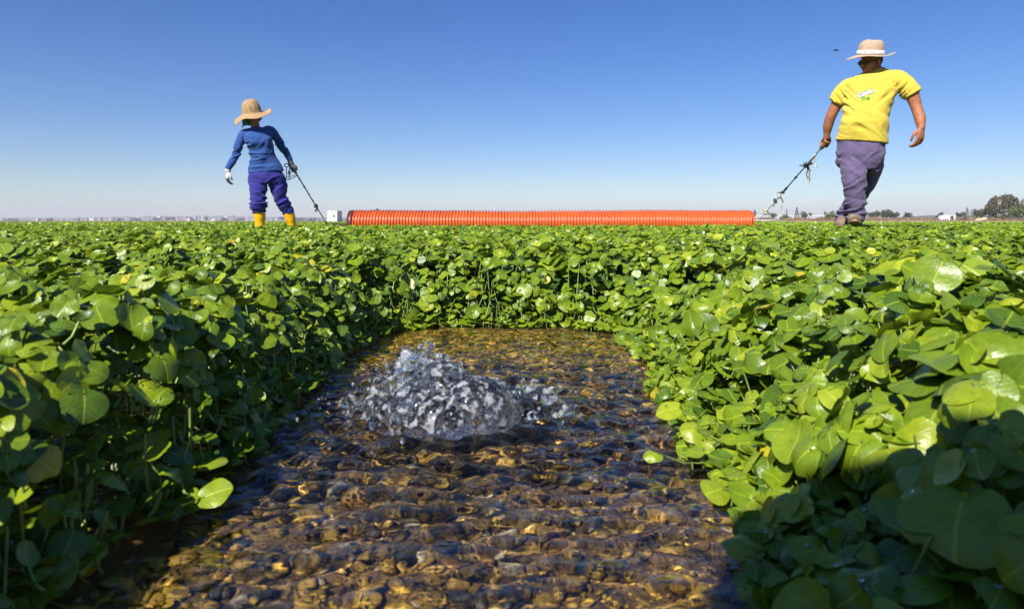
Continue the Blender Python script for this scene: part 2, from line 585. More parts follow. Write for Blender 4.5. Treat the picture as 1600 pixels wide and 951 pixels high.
def merge(parts, name, mats, midx):
    V = np.concatenate([p[0] for p in parts]); off = 0; T = []; U = []; A_ = []; mi = []
    for p, m in zip(parts, midx):
        T.append(p[1] + off); off += len(p[0]); U.append(p[2]); A_.append(p[3]); mi.append(np.full(len(p[1]), m, np.int32))
    me = np_mesh(name, V, np.concatenate(T).ravel(), 3, True, np.concatenate(U), {'rnd': np.concatenate(A_)})
    for m in mats: me.materials.append(m)
    me.polygons.foreach_set('material_index', np.concatenate(mi))
    o = bpy.data.objects.new(name, me); col.objects.link(o)
    return o


def z2(V): return np.zeros((len(V), 2)), np.zeros(len(V))


# upright stems on the banks
n = 9000
x = rng.uniform(-.7, .7, n); y = rng.uniform(.05, 1.6, n); H_, s_ = canopy(x, y)
k = (s_ > .006) & (s_ < .11); x, y, H_ = x[k][:130], y[k][:130], H_[k][:130]
st = MB()
sV = []; sT = []; o_ = 0
for i in range(len(x)):
    m = MB(); a = random.uniform(0, 6.28); l = random.uniform(.005, .045)
    m.tube([(x[i] + l * math.cos(a), y[i] + l * math.sin(a), -.01), (x[i] + .4 * l * math.cos(a + 1), y[i] + .4 * l * math.sin(a + 1), H_[i] * .5), (x[i], y[i], max(H_[i] - .006, .01))],
           [.0013, .0011, .0008], 4, False)
    v = np.array(m.v)
    for q in m.f: sT += [(q[0] + o_, q[1] + o_, q[2] + o_), (q[0] + o_, q[2] + o_, q[3] + o_)]
    sV.append(v); o_ += len(v)
VS = np.concatenate(sV); TS = np.array(sT)

cress = merge([(V1, T1, U1, R1), (V2, T2, U2, R2), (VP, TP, *z2(VP)), (VQ, TQ, *z2(VQ)), (VS, TS, *z2(VS))],
              'watercress', [M_leaf, M_stem], [0, 0, 1, 1, 1])
tag(cress, 'round glossy green watercress leaves around the open water', 'watercress', kind='stuff')

x, y = wedge(2.6, 9.5, 520, margin=.8)
Cm = feet_clear(sprigs(x, y, 7, .0095, .0160, 1.05))
V3, T3, U3, R3 = leaf_batch(Cm[0], Cm[1], Cm[2], Cm[3], Cm[4], 1, 9)
x, y = wedge(9.5, 46, 75, margin=2, half=.80)
n = len(x); Hf = canopy(x, y)[0]
Cf = np.stack([x, y, Hf + rng.normal(-.004, .010, n)], 1)
Nf = np.stack([rng.normal(-.1, .5, n), rng.normal(-.35, .5, n), np.ones(n)], 1)
a = rng.uniform(0, 6.28, n); Df = np.stack([np.cos(a), np.sin(a), 0 * a], 1)
V4, T4, U4, R4 = leaf_batch(Cf, Nf, Df, rng.uniform(.02, .034, n), np.clip(rng.normal(.42, .22, n), 0, 1), 1, 6)
field = merge([(V3, T3, U3, R3), (V4, T4, U4, R4)], 'watercress_field', [M_leaffar], [0, 0])
tag(field, 'level bed of watercress stretching back to the horizon', 'watercress', kind='stuff')

# dense green below the far leaves
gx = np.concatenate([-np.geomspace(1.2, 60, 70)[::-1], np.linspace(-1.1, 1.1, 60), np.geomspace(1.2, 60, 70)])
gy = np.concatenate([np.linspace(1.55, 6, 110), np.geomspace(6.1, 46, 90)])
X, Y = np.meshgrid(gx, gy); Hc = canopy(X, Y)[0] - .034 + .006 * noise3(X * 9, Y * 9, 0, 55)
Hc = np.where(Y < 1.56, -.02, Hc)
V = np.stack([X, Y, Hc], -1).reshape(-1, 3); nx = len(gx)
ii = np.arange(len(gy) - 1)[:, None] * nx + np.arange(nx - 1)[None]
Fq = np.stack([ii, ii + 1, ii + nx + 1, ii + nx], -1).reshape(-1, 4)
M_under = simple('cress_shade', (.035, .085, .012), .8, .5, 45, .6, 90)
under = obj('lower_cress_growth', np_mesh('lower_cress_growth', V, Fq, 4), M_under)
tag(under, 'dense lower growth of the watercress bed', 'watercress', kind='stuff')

# ------------------------------------------------------------------ ground, stream bed, water
gx = np.concatenate([-np.geomspace(.75, 5200, 46)[::-1], np.linspace(-.7, .7, 141), np.geomspace(.75, 5200, 46)])
gy = np.concatenate([-np.geomspace(.3, 800, 14)[::-1], np.linspace(-.25, 2.0, 200), np.geomspace(2.1, 5200, 50)])
X, Y = np.meshgrid(gx, gy)
s_, lf, fa = banks(X, Y)
G = -.042 + .030 * sstep(-.02, .05, s_) + .006 * fbm(X * 12, Y * 12, 0, 31) * (np.abs(X) < 2) + .003 * fbm(X * 60, Y * 60, 0, 33, 2) * (np.abs(X) < .7)
G = np.where(Y > 48, 0.02, G)
V = np.stack([X, Y, G], -1).reshape(-1, 3); nx = len(gx)
ii = np.arange(len(gy) - 1)[:, None] * nx + np.arange(nx - 1)[None]
Fq = np.stack([ii, ii + 1, ii + nx + 1, ii + nx], -1).reshape(-1, 4)


def bedmat():
    m, nt, out = newmat('bed_soil'); L = nt.links.new
    tc = nd(nt, 'ShaderNodeTexCoord')
    n1 = nd(nt, 'ShaderNodeTexNoise', i_Scale=14.0, i_Detail=8.0, i_Roughness=.65); L(tc.outputs['Object'], n1.inputs['Vector'])
    r = nd(nt, 'ShaderNodeValToRGB'); L(n1.outputs['Fac'], r.inputs[0])
    e = r.color_ramp.elements; e[0].position = .3; e[0].color = (.035, .026, .010, 1); e[1].position = .72; e[1].color = (.36, .20, .045, 1)
    q = e.new(.5); q.color = (.17, .10, .026, 1)
    p = nd(nt, 'ShaderNodeBsdfPrincipled', i_Roughness=.8); L(r.outputs[0], p.inputs['Base Color'])
    n2 = nd(nt, 'ShaderNodeTexNoise', i_Scale=140.0, i_Detail=5.0); L(tc.outputs['Object'], n2.inputs['Vector'])
    b = nd(nt, 'ShaderNodeBump', i_Strength=.8, i_Distance=.004); L(n2.outputs['Fac'], b.inputs['Height']); L(b.outputs[0], p.inputs['Normal'])
    L(p.outputs[0], out.inputs[0]); return m


ground = obj('ground', np_mesh('ground', V, Fq, 4), bedmat()); tag(ground, kind='structure')
ground.cycles.is_caustics_receiver = True

# gravel
def gravel(n, smin, smax, seed):
    r = np.random.default_rng(seed)
    x = r.uniform(-.30, .24, n * 2); y = r.uniform(.06, 1.42, n * 2)
    k = banks(x, y)[0] < .02; x, y = x[k][:n], y[k][:n]; n = len(x)
    m = MB().ell((0, 0, 0), 1, None, 10, 7)
    tv = np.array(m.v); tri = []
    for q in m.f:
        tri.append(q[:3])
        if len(q) == 4: tri.append((q[0], q[2], q[3]))
    tri = np.array(tri)
    S = smin * (smax / smin) ** (r.random(n) ** 3.0)
    asp = r.uniform(.6, 1.25, (n, 3)); asp[:, 2] *= .62
    V = tv[None] * asp[:, None]
    V = V * (1 + .16 * noise3(tv[None, :, 0] * 1.3 + np.arange(n)[:, None] * 7.1, tv[None, :, 1] * 1.3, tv[None, :, 2] * 1.3, 8))[..., None]
    a = r.uniform(0, 6.28, n); ca, sa = np.cos(a)[:, None], np.sin(a)[:, None]
    Vx = V[..., 0] * ca - V[..., 1] * sa; Vy = V[..., 0] * sa + V[..., 1] * ca
    tl = r.normal(0, .25, n)[:, None]
    V = np.stack([Vx, Vy, V[..., 2] + tl * Vx], -1) * S[:, None, None]
    z = -.040 + .006 * fbm(x * 12, y * 12, 0, 31) + S * .35
    V = V + np.stack([x, y, z], 1)[:, None]
    T = tri[None] + (np.arange(n) * len(tv))[:, None, None]
    return V.reshape(-1, 3), T.reshape(-1, 3), np.repeat(r.random(n), len(tv))


Vg, Tg, Rg = gravel(15000, .0015, .0095, 3)


def gravelmat():
    m, nt, out = newmat('pebbles'); L = nt.links.new
    at = nd(nt, 'ShaderNodeAttribute', attribute_name='rnd')
    r = nd(nt, 'ShaderNodeValToRGB'); L(at.outputs['Fac'], r.inputs[0]); r.color_ramp.interpolation = 'CONSTANT'
    e = r.color_ramp.elements; e[0].color = (.07, .055, .03, 1); e[1].position = .93; e[1].color = (.52, .46, .33, 1)
    for p_, c in ((.16, (.21, .14, .035)), (.36, (.42, .27, .05)), (.58, (.62, .41, .08)), (.80, (.06, .06, .055)), (.86, (.42, .23, .05))):
        q = e.new(p_); q.color = (*c, 1)
    tc = nd(nt, 'ShaderNodeTexCoord')
    n1 = nd(nt, 'ShaderNodeTexNoise', i_Scale=90.0, i_Detail=5.0); L(tc.outputs['Object'], n1.inputs['Vector'])
    n5 = nd(nt, 'ShaderNodeTexNoise', i_Scale=13.0, i_Detail=6.0, i_Roughness=.6); L(tc.outputs['Object'], n5.inputs['Vector'])
    dist = nd(nt, 'ShaderNodeVectorMath', operation='DISTANCE'); L(tc.outputs['Object'], dist.inputs[0]); dist.inputs[1].default_value = (-.06, .70, -.03)
    mr = nd(nt, 'ShaderNodeMapRange'); L(dist.outputs['Value'], mr.inputs[0]); mr.inputs[1].default_value = .12; mr.inputs[2].default_value = .42; mr.inputs[3].default_value = -.14; mr.inputs[4].default_value = .15  # less gold around the spout, a painted darkening of the water there
    add5 = nd(nt, 'ShaderNodeMath', operation='ADD'); L(n5.outputs['Fac'], add5.inputs[0]); L(mr.outputs[0], add5.inputs[1])
    r2 = nd(nt, 'ShaderNodeValToRGB'); L(n1.outputs['Fac'], r2.inputs[0])
    r2.color_ramp.elements[0].position = .3; r2.color_ramp.elements[0].color = (.45, .42, .35, 1); r2.color_ramp.elements[1].position = .7; r2.color_ramp.elements[1].color = (1.2, 1.1, .9, 1)
    mx = nd(nt, 'ShaderNodeMix', data_type='RGBA', blend_type='MULTIPLY'); mx.inputs[0].default_value = 1
    L(r.outputs[0], mx.inputs[6]); L(r2.outputs[0], mx.inputs[7])
    # golden algae patches; thinning them near the spout paints its dark reflecting water
    r3 = nd(nt, 'ShaderNodeValToRGB'); L(add5.outputs[0], r3.inputs[0])
    r3.color_ramp.elements[0].position = .48; r3.color_ramp.elements[0].color = (0, 0, 0, 1); r3.color_ramp.elements[1].position = .60; r3.color_ramp.elements[1].color = (.8, .8, .8, 1)
    mx2 = nd(nt, 'ShaderNodeMix', data_type='RGBA'); L(r3.outputs[0], mx2.inputs[0]); L(mx.outputs[2], mx2.inputs[6]); mx2.inputs[7].default_value = (.72, .44, .045, 1)
    p = nd(nt, 'ShaderNodeBsdfPrincipled', i_Roughness=.6); L(mx2.outputs[2], p.inputs['Base Color'])
    L(p.outputs[0], out.inputs[0]); return m


grav = obj('gravel', np_mesh('gravel', Vg, Tg.ravel(), 3, True, None, {'rnd': Rg}), gravelmat())
tag(grav, 'brown and dark pebbles on the bed of the stream', 'gravel', kind='stuff')
grav.cycles.is_caustics_receiver = True

# water
SPX, SPY = P(700, 655, .72).x, .72


def waterh(X, Y):
    r = np.hypot((X - SPX), (Y - SPY)); th = np.arctan2(Y - SPY, X - SPX)
    fade = np.exp(-np.maximum(r - .05, 0) / .22)
    wx = X + .012 * noise3(X * 13, Y * 13, 0, 51); wy = Y + .012 * noise3(X * 13, Y * 13, 0, 52)
    nearf = .55 + .45 * sstep(.42, .62, Y)
    h = .0017 * fbm(wx * 24, wy * 38, 0, 41, 3)
    h += .0006 * (1 - 2 * np.abs(noise3(wx * 62, wy * 100, 0, 42)))
    h += .00035 * (1 - 2 * np.abs(noise3(wx * 150, wy * 210, 0, 43)))
    h += fade * .0020 * np.sin(r * 200 + 5.0 * noise3(X * 14, Y * 14, 0, 44)) * (.5 + .5 * noise3(X * 20, Y * 20, 0, 47))
    h += fade * .0054 * fbm(wx * 44, wy * 56, 0, 45, 3)
    h *= nearf
    h += .0003 * noise3(wx * 230, wy * 300, 0, 48)
    near = np.exp(-(r / .10) ** 2)
    h += near * (.014 + .010 * noise3(X * 55, Y * 55, 0, 46))
    return h


gx = np.linspace(-.62, .52, 330); gy = np.linspace(-.2, 1.85, 560)
X, Y = np.meshgrid(gx, gy); Wz = waterh(X, Y)
V = np.stack([X, Y, Wz], -1).reshape(-1, 3); nx = len(gx)
ii = np.arange(len(gy) - 1)[:, None] * nx + np.arange(nx - 1)[None]
Fq = np.stack([ii, ii + 1, ii + nx + 1, ii + nx], -1).reshape(-1, 4)


def glass(name, rough=.0, colr=(1, 1, 1, 1)):
    m, nt, out = newmat(name)
    g = nd(nt, 'ShaderNodeBsdfGlass', i_Roughness=rough, i_IOR=1.333); g.inputs[0].default_value = colr
    nt.links.new(g.outputs[0], out.inputs[0]); return m


M_water = glass('water', .0)
M_drop = glass('drop_water', .0)


def froth_glints():
    m, nt, out = newmat('splash_water'); L = nt.links.new
    g = nd(nt, 'ShaderNodeBsdfGlass', i_Roughness=.04, i_IOR=1.333)
    d = nd(nt, 'ShaderNodeBsdfDiffuse'); d.inputs[0].default_value = (.82, .86, .9, 1)
    t = nd(nt, 'ShaderNodeBsdfTranslucent'); t.inputs[0].default_value = (.82, .86, .9, 1)
    a = nd(nt, 'ShaderNodeMixShader'); L(d.outputs[0], a.inputs[1]); L(t.outputs[0], a.inputs[2])
    tc = nd(nt, 'ShaderNodeTexCoord'); n = nd(nt, 'ShaderNodeTexNoise', i_Scale=110.0, i_Detail=5.0, i_Roughness=.6); L(tc.outputs['Object'], n.inputs['Vector'])
    r = nd(nt, 'ShaderNodeMapRange'); r.inputs[1].default_value = .51; r.inputs[2].default_value = .61; r.inputs[3].default_value = .0; r.inputs[4].default_value = .55; L(n.outputs['Fac'], r.inputs[0])  # white patches are froth and also paint bright highlights onto the glass
    mx = nd(nt, 'ShaderNodeMixShader'); L(r.outputs[0], mx.inputs[0]); L(g.outputs[0], mx.inputs[1]); L(a.outputs[0], mx.inputs[2]); L(mx.outputs[0], out.inputs[0])
    return m


M_splash = froth_glints()
water = obj('water', np_mesh('water', V, Fq, 4), M_water); tag(water, kind='structure')
water.cycles.is_caustics_caster = True

# ------------------------------------------------------------------ the bubbling spout
def spout():
    root = empty('water_spout', (SPX, SPY, 0))
    tag(root, 'clear water welling up in a lumpy spout in the middle of the pool', 'spout')
    r = random.Random(8)
    b = MB()
    def pp(px, py, dy=0.0):      # a pixel on the spout's plane in local coordinates
        q = P(px, py, SPY + dy); return Vector((q.x - SPX, dy, q.z))
    # outline of the crown across the picture: (px, top py)
    prof = [(578, 618), (592, 588), (610, 565), (630, 545), (652, 532), (672, 540), (694, 556), (716, 568), (740, 585), (765, 590), (785, 597), (803, 618)]
    for i in range(len(prof) - 1):
        (ax, ay), (bx, by) = prof[i], prof[i + 1]
        for k in range(5):
            t = r.random(); px = ax + (bx - ax) * t; top = ay + (by - ay) * t
            dy = r.uniform(-.012, .03)
            for j in range(10):
                u = r.random() ** .8
                py = top + (650 - top) * u
                rr = r.uniform(.0028, .0072) * (.7 + 1.0 * u)
                b.ell(pp(px + r.uniform(-9, 9), py + 3, dy + r.uniform(-.005, .015)), (rr, rr, rr * r.uniform(.8, 1.4)), None, 9, 6)
    # smooth glassy domes in front
    for (px, py, dy, q) in ((742, 640, -.045, (.038, .030, .034)), (700, 655, -.05, (.036, .030, .026)), (655, 650, -.03, (.036, .03, .034)), (770, 655, -.03, (.028, .028, .030)), (620, 655, -.02, (.028, .026, .026)), (690, 625, -.02, (.040, .028, .040))):
        b.ell(pp(px, py, dy), q, None, 24, 14)
    # broken skirt of lumps
    for k in range(34):
        a = r.uniform(0, 6.28); q = r.uniform(.05, .105); rr = r.uniform(.002, .0062)
        px_ = math.cos(a) * q * 1.15; py_ = math.sin(a) * q * .75
        b.ell((px_, py_, r.uniform(-.002, .012) * (1.2 - q * 6) + .004), (rr * 1.2, rr, rr), None, 8, 6)
    for (px, py, dy) in ((880, 640, -.01), (893, 638, 0), (905, 642, 0), (868, 625, .02), (848, 622, .03), (545, 632, 0), (556, 640, -.01), (598, 660, -.03), (612, 652, -.02), (835, 650, -.02), (825, 600, .05), (860, 612, .04), (548, 622, .0), (700, 690, -.06), (640, 680, -.05)):
        for k in range(6):
            rr = r.uniform(.0022, .0050)
            c = pp(px + r.uniform(-14, 14), py + r.uniform(-6, 8), dy); c.z = max(c.z, .001)
            b.ell(c, rr, None, 8, 6)
    def dis(co, no):
        return .0024 * noise3(co[:, 0] * 70, co[:, 1] * 85, co[:, 2] * 85, 61) + .0010 * noise3(co[:, 0] * 210, co[:, 1] * 210, co[:, 2] * 210, 62)
    b.fused('water_body', M_splash, root, .0015, 3, dis)
    d = MB()
    for k in range(260):
        a = r.uniform(0, 6.28); q = abs(r.gauss(0, .06)); rr = r.uniform(.0006, .0021)
        zc = r.uniform(.01, .075) * max(.15, 1 - q / .12)
        d.ell((math.cos(a) * q * 1.3 - .02, math.sin(a) * q, zc + .01), (rr, rr, rr * r.uniform(.9, 1.5)), None, 8, 6)
    o = d.build('droplet', M_splash, root, True); tag(o, kind='stuff')


spout()

# drops lying on the leaves
def drops():
    C, N, D, S = NEARSET[0], NEARSET[1], NEARSET[2], NEARSET[3]
    r = np.random.default_rng(4)
    Nn = N / np.linalg.norm(N, axis=1)[:, None]
    ok = np.where((C[:, 1] < 1.0) & (Nn[:, 2] > .6) & (C[:, 2] > .01))[0]
    ok = ok[r.random(len(ok)) < np.where(C[ok, 0] > 0, .42, .16)]
    m = MB().ell((0, 0, 0), 1, None, 8, 5); tv = np.array(m.v); tri = []
    for q in m.f:
        tri.append(q[:3])
        if len(q) == 4: tri.append((q[0], q[2], q[3]))
    tri = np.array(tri)
    tv = tv * np.array([1, 1, .6])
    n = len(ok); rad = r.uniform(.0006, .0016, n)
    off = r.normal(0, .33, (n, 3)) * S[ok][:, None]
    off -= Nn[ok] * (off * Nn[ok]).sum(1)[:, None]
    c = C[ok] + off + Nn[ok] * (rad * .7 + .0006)[:, None]
    V = tv[None] * rad[:, None, None] + c[:, None]
    T = tri[None] + (np.arange(n) * len(tv))[:, None, None]
    o = obj('water_drops', np_mesh('water_drops', V.reshape(-1, 3), T.reshape(-1, 3).ravel(), 3), M_drop)
    tag(o, 'small clear water drops lying on the leaves', 'water drops', kind='stuff')


drops()

# ------------------------------------------------------------------ people
def cloth(name, c, bump=.25, rough=.85, weave=900, var=.08):
    m, nt, out = newmat(name); L = nt.links.new
    tc = nd(nt, 'ShaderNodeTexCoord')
    n = nd(nt, 'ShaderNodeTexNoise', i_Scale=9.0, i_Detail=5.0); L(tc.outputs['Object'], n.inputs['Vector'])
    r = nd(nt, 'ShaderNodeValToRGB'); L(n.outputs['Fac'], r.inputs[0])
    r.color_ramp.elements[0].position = .3; r.color_ramp.elements[0].color = (*[x * (1 - var) for x in c], 1)
    r.color_ramp.elements[1].position = .7; r.color_ramp.elements[1].color = (*[min(1, x * (1 + var)) for x in c], 1)
    n2 = nd(nt, 'ShaderNodeTexNoise', i_Scale=34.0, i_Detail=5.0); L(tc.outputs['Object'], n2.inputs['Vector'])
    b = nd(nt, 'ShaderNodeBump', i_Strength=bump, i_Distance=.02); L(n2.outputs['Fac'], b.inputs['Height'])
    p = nd(nt, 'ShaderNodeBsdfPrincipled', i_Roughness=rough); p.inputs['Specular IOR Level'].default_value = .25
    p.inputs['Sheen Weight'].default_value = .15
    L(r.outputs[0], p.inputs['Base Color']); L(b.outputs[0], p.inputs['Normal']); L(p.outputs[0], out.inputs[0])
    return m


def folds(lines, amp=.006, seed=0, base=.003, fs=16):
    """broad noise plus stretched folds; lines: (origin, direction, spacing, length, strength)"""
    def f(co, no):
        h = base * fbm(co[:, 0] * fs, co[:, 1] * fs, co[:, 2] * fs * .7, seed, 3)
        for (o, d, sp, ln, st_) in lines:
            o = np.array(o); d = np.array(d, float); d /= np.linalg.norm(d)
            r_ = co - o; a = r_ @ d; q = np.array([-d[2], 0, d[0]]); c_ = r_ @ q
            w = np.exp(-(a / ln) ** 2) * np.exp(-(c_ / (sp * 2.6)) ** 2)
            g = noise3(a * 5 + 11 * sp, c_ / sp * 1.1 + .5 * noise3(co[:, 0] * 9, co[:, 2] * 9, 0, seed + 5), co[:, 1] * 3, seed + 3)
            g = 1 - np.abs(g) * 2.2
            h = h + st_ * amp * w * g * 1.7
        return h
    return f


def Mr(*a):
    M = Matrix.Identity(3)
    for ax, d in a: M = M @ Matrix.Rotation(R(d), 3, ax)
    return M


def head_parts(b, c, rot, s=1.0):
    """head with face, looking along -Y before rot"""
    def e(p, r, q=None):
        M = rot if q is None else rot @ q
        b.ell(Vector(c) + rot @ (Vector(p) * s), tuple(v * s for v in r), M, 18, 12)
    e((0, .018, .03), (.076, .096, .098))
    e((0, -.022, -.035), (.062, .066, .078))
    e((0, -.045, -.085), (.040, .036, .030))
    e((0, -.072, -.100), (.022, .018, .017))
    e((0, -.080, .022), (.052, .014, .012))
    e((.036, -.066, -.022), (.024, .018, .022)); e((-.036, -.066, -.022), (.024, .018, .022))
    e((0, -.098, -.010), (.0095, .014, .026), Mr(('X', -18)))
    e((0, -.106, -.027), (.015, .013, .010))
    e((0, -.086, -.058), (.024, .010, .0065)); e((0, -.085, -.068), (.021, .010, .0065))
    for sx in (-1, 1):
        e((sx * .078, .012, -.012), (.010, .020, .032), Mr(('Z', sx * 18)))
        e((sx * .082, .018, .002), (.006, .014, .016), Mr(('Z', sx * 18)))


def curl(b, base, d, pn, lens, r, bend):
    """a finger: base point, direction, palm normal to curl toward, phalanx lengths"""
    p = Vector(base); d = Vector(d).normalized(); pn = Vector(pn).normalized()
    ax = d.cross(pn).normalized(); pts = [p - d * .012, p]
    for l, bd in zip(lens, bend):
        d = Matrix.Rotation(R(bd), 3, ax) @ d
        p = p + d * l; pts.append(p.copy())
    b.limb(pts, [r * 1.05, r * 1.05, r, r * .92, r * .8][:len(pts)], 10, 3)


def hand(b, wrist, d, pn, thumb_side, bend=(18, 22, 18), s=1.0, spread=.10):
    """palm, four fingers and a thumb. d along the hand, pn palm normal, thumb_side toward the thumb"""
    w = Vector(wrist); d = Vector(d).normalized(); pn = Vector(pn); pn = (pn - d * pn.dot(d)).normalized()
    t = Vector(thumb_side); t = (t - d * t.dot(d) - pn * t.dot(pn)).normalized()
    M = Matrix((t, d, pn)).transposed()
    b.ell(w + d * .050 * s, (.041 * s, .055 * s, .018 * s), M, 16, 10)
    b.ell(w + d * .072 * s, (.043 * s, .030 * s, .015 * s), M, 16, 10)
    b.ell(w + d * .012 * s, (.030 * s, .034 * s, .022 * s), M, 14, 8)
    for i, (o, L_) in enumerate(((.031, 1.0), (.010, 1.1), (-.011, 1.03), (-.031, .82))):
        k = 1 + .12 * i
        curl(b, w + d * (.092 - .003 * abs(i - 1)) * s + t * o * s, d + t * o * spread * 12, pn,
             [.040 * L_ * s, .026 * L_ * s, .020 * L_ * s], .0088 * s, [q * k for q in bend])
    base = w + d * .030 * s + t * .032 * s + pn * .006 * s
    b.limb([base - t * .012 * s, base + (t * .55 + d * .75) .normalized() * .030 * s + pn * .006 * s,
            base + (t * .45 + d * .95).normalized() * .058 * s + pn * .016 * s, base + (t * .25 + d).normalized() * .080 * s + pn * .028 * s],
           [.014 * s, .0125 * s, .0105 * s, .0085 * s], 10, 3)


def fist(b, c, ax, out_, s=1.0, rr=.016):
    """fingers closed around a bar through c with axis ax; out_ from the bar to the back of the hand"""
    c = Vector(c); ax = Vector(ax).normalized(); o = Vector(out_); o = (o - ax * o.dot(ax)).normalized(); q = ax.cross(o)
    M = Matrix((ax, o, q)).transposed()
    b.ell(c + o * .032 * s, (.044 * s, .020 * s, .036 * s), M, 16, 10)
    for i in range(4):
        off = ax * (-.032 + .0215 * i) * s; L_ = (1.0, 1.08, 1.0, .86)[i]
        pts = []
        for a in (70, 20, -35, -90, -140, -185):
            R_ = (rr + .011) * s * (1 + .04 * L_)
            pts.append(c + off + (o * math.sin(R(a)) + q * math.cos(R(a))) * R_ * (1.35 if a > 40 else 1.0))
        b.limb(pts, [.0098 * s] * 2 + [.0092 * s] * 2 + [.0088 * s, .0078 * s], 10, 3)
    b.limb([c + o * .03 * s - q * .025 * s + ax * .030 * s, c - q * .030 * s + ax * .036 * s, c - o * .022 * s - q * .012 * s + ax * .034 * s, c - o * .026 * s + q * .012 * s + ax * .028 * s],
           [.0135 * s, .012 * s, .0105 * s, .009 * s], 10, 3)


def hat(name, root, c, rot, rc, rb, hc, mat, wave, top_dent=.0, droop=.0, ry=1.0, thick=.003, nu=64, soft=False):
    """crown and brim as one sheet with thickness. wave(theta)->lift of the brim edge"""
    prof = [(0, hc - top_dent), (.30, hc - top_dent * .7), (.55, hc * .98), (.72, hc * .93), (.86, hc * .82), (.95, hc * .62), (1.0, hc * .3), (1.02, .0)]
    if soft: prof = [(0, hc), (.22, hc * .99), (.42, hc * .955), (.60, hc * .88), (.75, hc * .76), (.87, hc * .58), (.95, hc * .36), (1.0, hc * .14), (1.02, .0)]
    rows = []
    for (r_, z) in prof: rows.append([(r_ * rc, z, 0.0)] * nu)
    V = []; F_ = []
    nb = 10
    tot = []
    for (r_, z) in prof: tot.append(('c', r_ * rc, z))
    for i in range(1, nb + 1):
        t = i / nb; tot.append(('b', rc * 1.02 + (rb - rc * 1.02) * t, t))
    for kind, r_, z in tot:
        for k in range(nu):
            a = 2 * math.pi * k / nu
            if kind == 'c':
                dz = z + (.004 * math.sin(3 * a + 1) + .003 * math.sin(5 * a)) * min(1, z / hc * 1.5)
                rr_ = r_ * (1 + .02 * math.sin(2 * a + .7) * z / hc)
            else:
                dz = -droop * z + wave(a) * z ** 1.6; rr_ = r_ * (1 + .012 * math.sin(5 * a + 2) * z)
            V.append(Vector((rr_ * math.cos(a), rr_ * math.sin(a) * ry, dz)))
    for i in range(len(tot) - 1):
        for k in range(nu):
            j = (k + 1) % nu
            F_.append((i * nu + k, (i + 1) * nu + k, (i + 1) * nu + j, i * nu + j))
    b = MB(); b.add([Vector(c) + rot @ p for p in V], F_)
    me = b.mesh(name, True); o = obj(name, me, mat, root)
    uvl = me.uv_layers.new(name='UVMap')
    idx = np.empty(len(me.loops), np.int32); me.loops.foreach_get('vertex_index', idx)
    vv = np.array([(p.x, p.y) for p in V]); ang = np.arctan2(vv[:, 1], vv[:, 0]); rad = np.hypot(vv[:, 0], vv[:, 1]) + np.array([p.z * -.8 for p in V])
    uvl.data.foreach_set('uv', np.stack([vv[:, 0], vv[:, 1] + 0 * rad], -1)[idx].astype(np.float32).ravel())
    so_ = o.modifiers.new('t', 'SOLIDIFY'); so_.thickness = thick; so_.offset = 0
    return o


M_skin = simple('tanned_skin', (.34, .125, .056), .62, .18, 30, .15, 90)
M_face = simple('tanned_face', (.30, .115, .055), .5, .18, 30, .15, 90)
M_yellow = cloth('yellow_cotton', (.60, .46, .055), .15)
M_purple = cloth('faded_purple_twill', (.108, .082, .162), .2)
M_hatm = simple('khaki_canvas', (.43, .31, .21), .9, .1, 30, .3, 300)
M_white = simple('white_paint', (.78, .77, .75), .6, .05, 8)
M_band = simple('white_ribbon', (.80, .78, .78), .7, .04, 40)
M_shoe = simple('worn_suede', (.19, .135, .095), .85, .3, 25, .4, 120)
M_sole = simple('tan_rubber_sole', (.33, .19, .085), .8, .25, 40, .4, 90)
M_black = simple('black_plastic', (.012, .012, .013), .35, .2, 30)
M_dark = simple('dark_rubber', (.02, .022, .02), .7, .3, 40, .3, 80)
M_steel = simple('worn_steel', (.42, .42, .40), .35, .25, 60, .2, 80, metal=.8)
M_cord = simple('dirty_white_cord', (.55, .52, .44), .85, .35, 60, .4, 200)
M_greenp = simple('green_print', (.06, .28, .03), .8, .1, 40)
M_dgreen = simple('dark_green_print', (.03, .14, .08), .8, .1, 40)


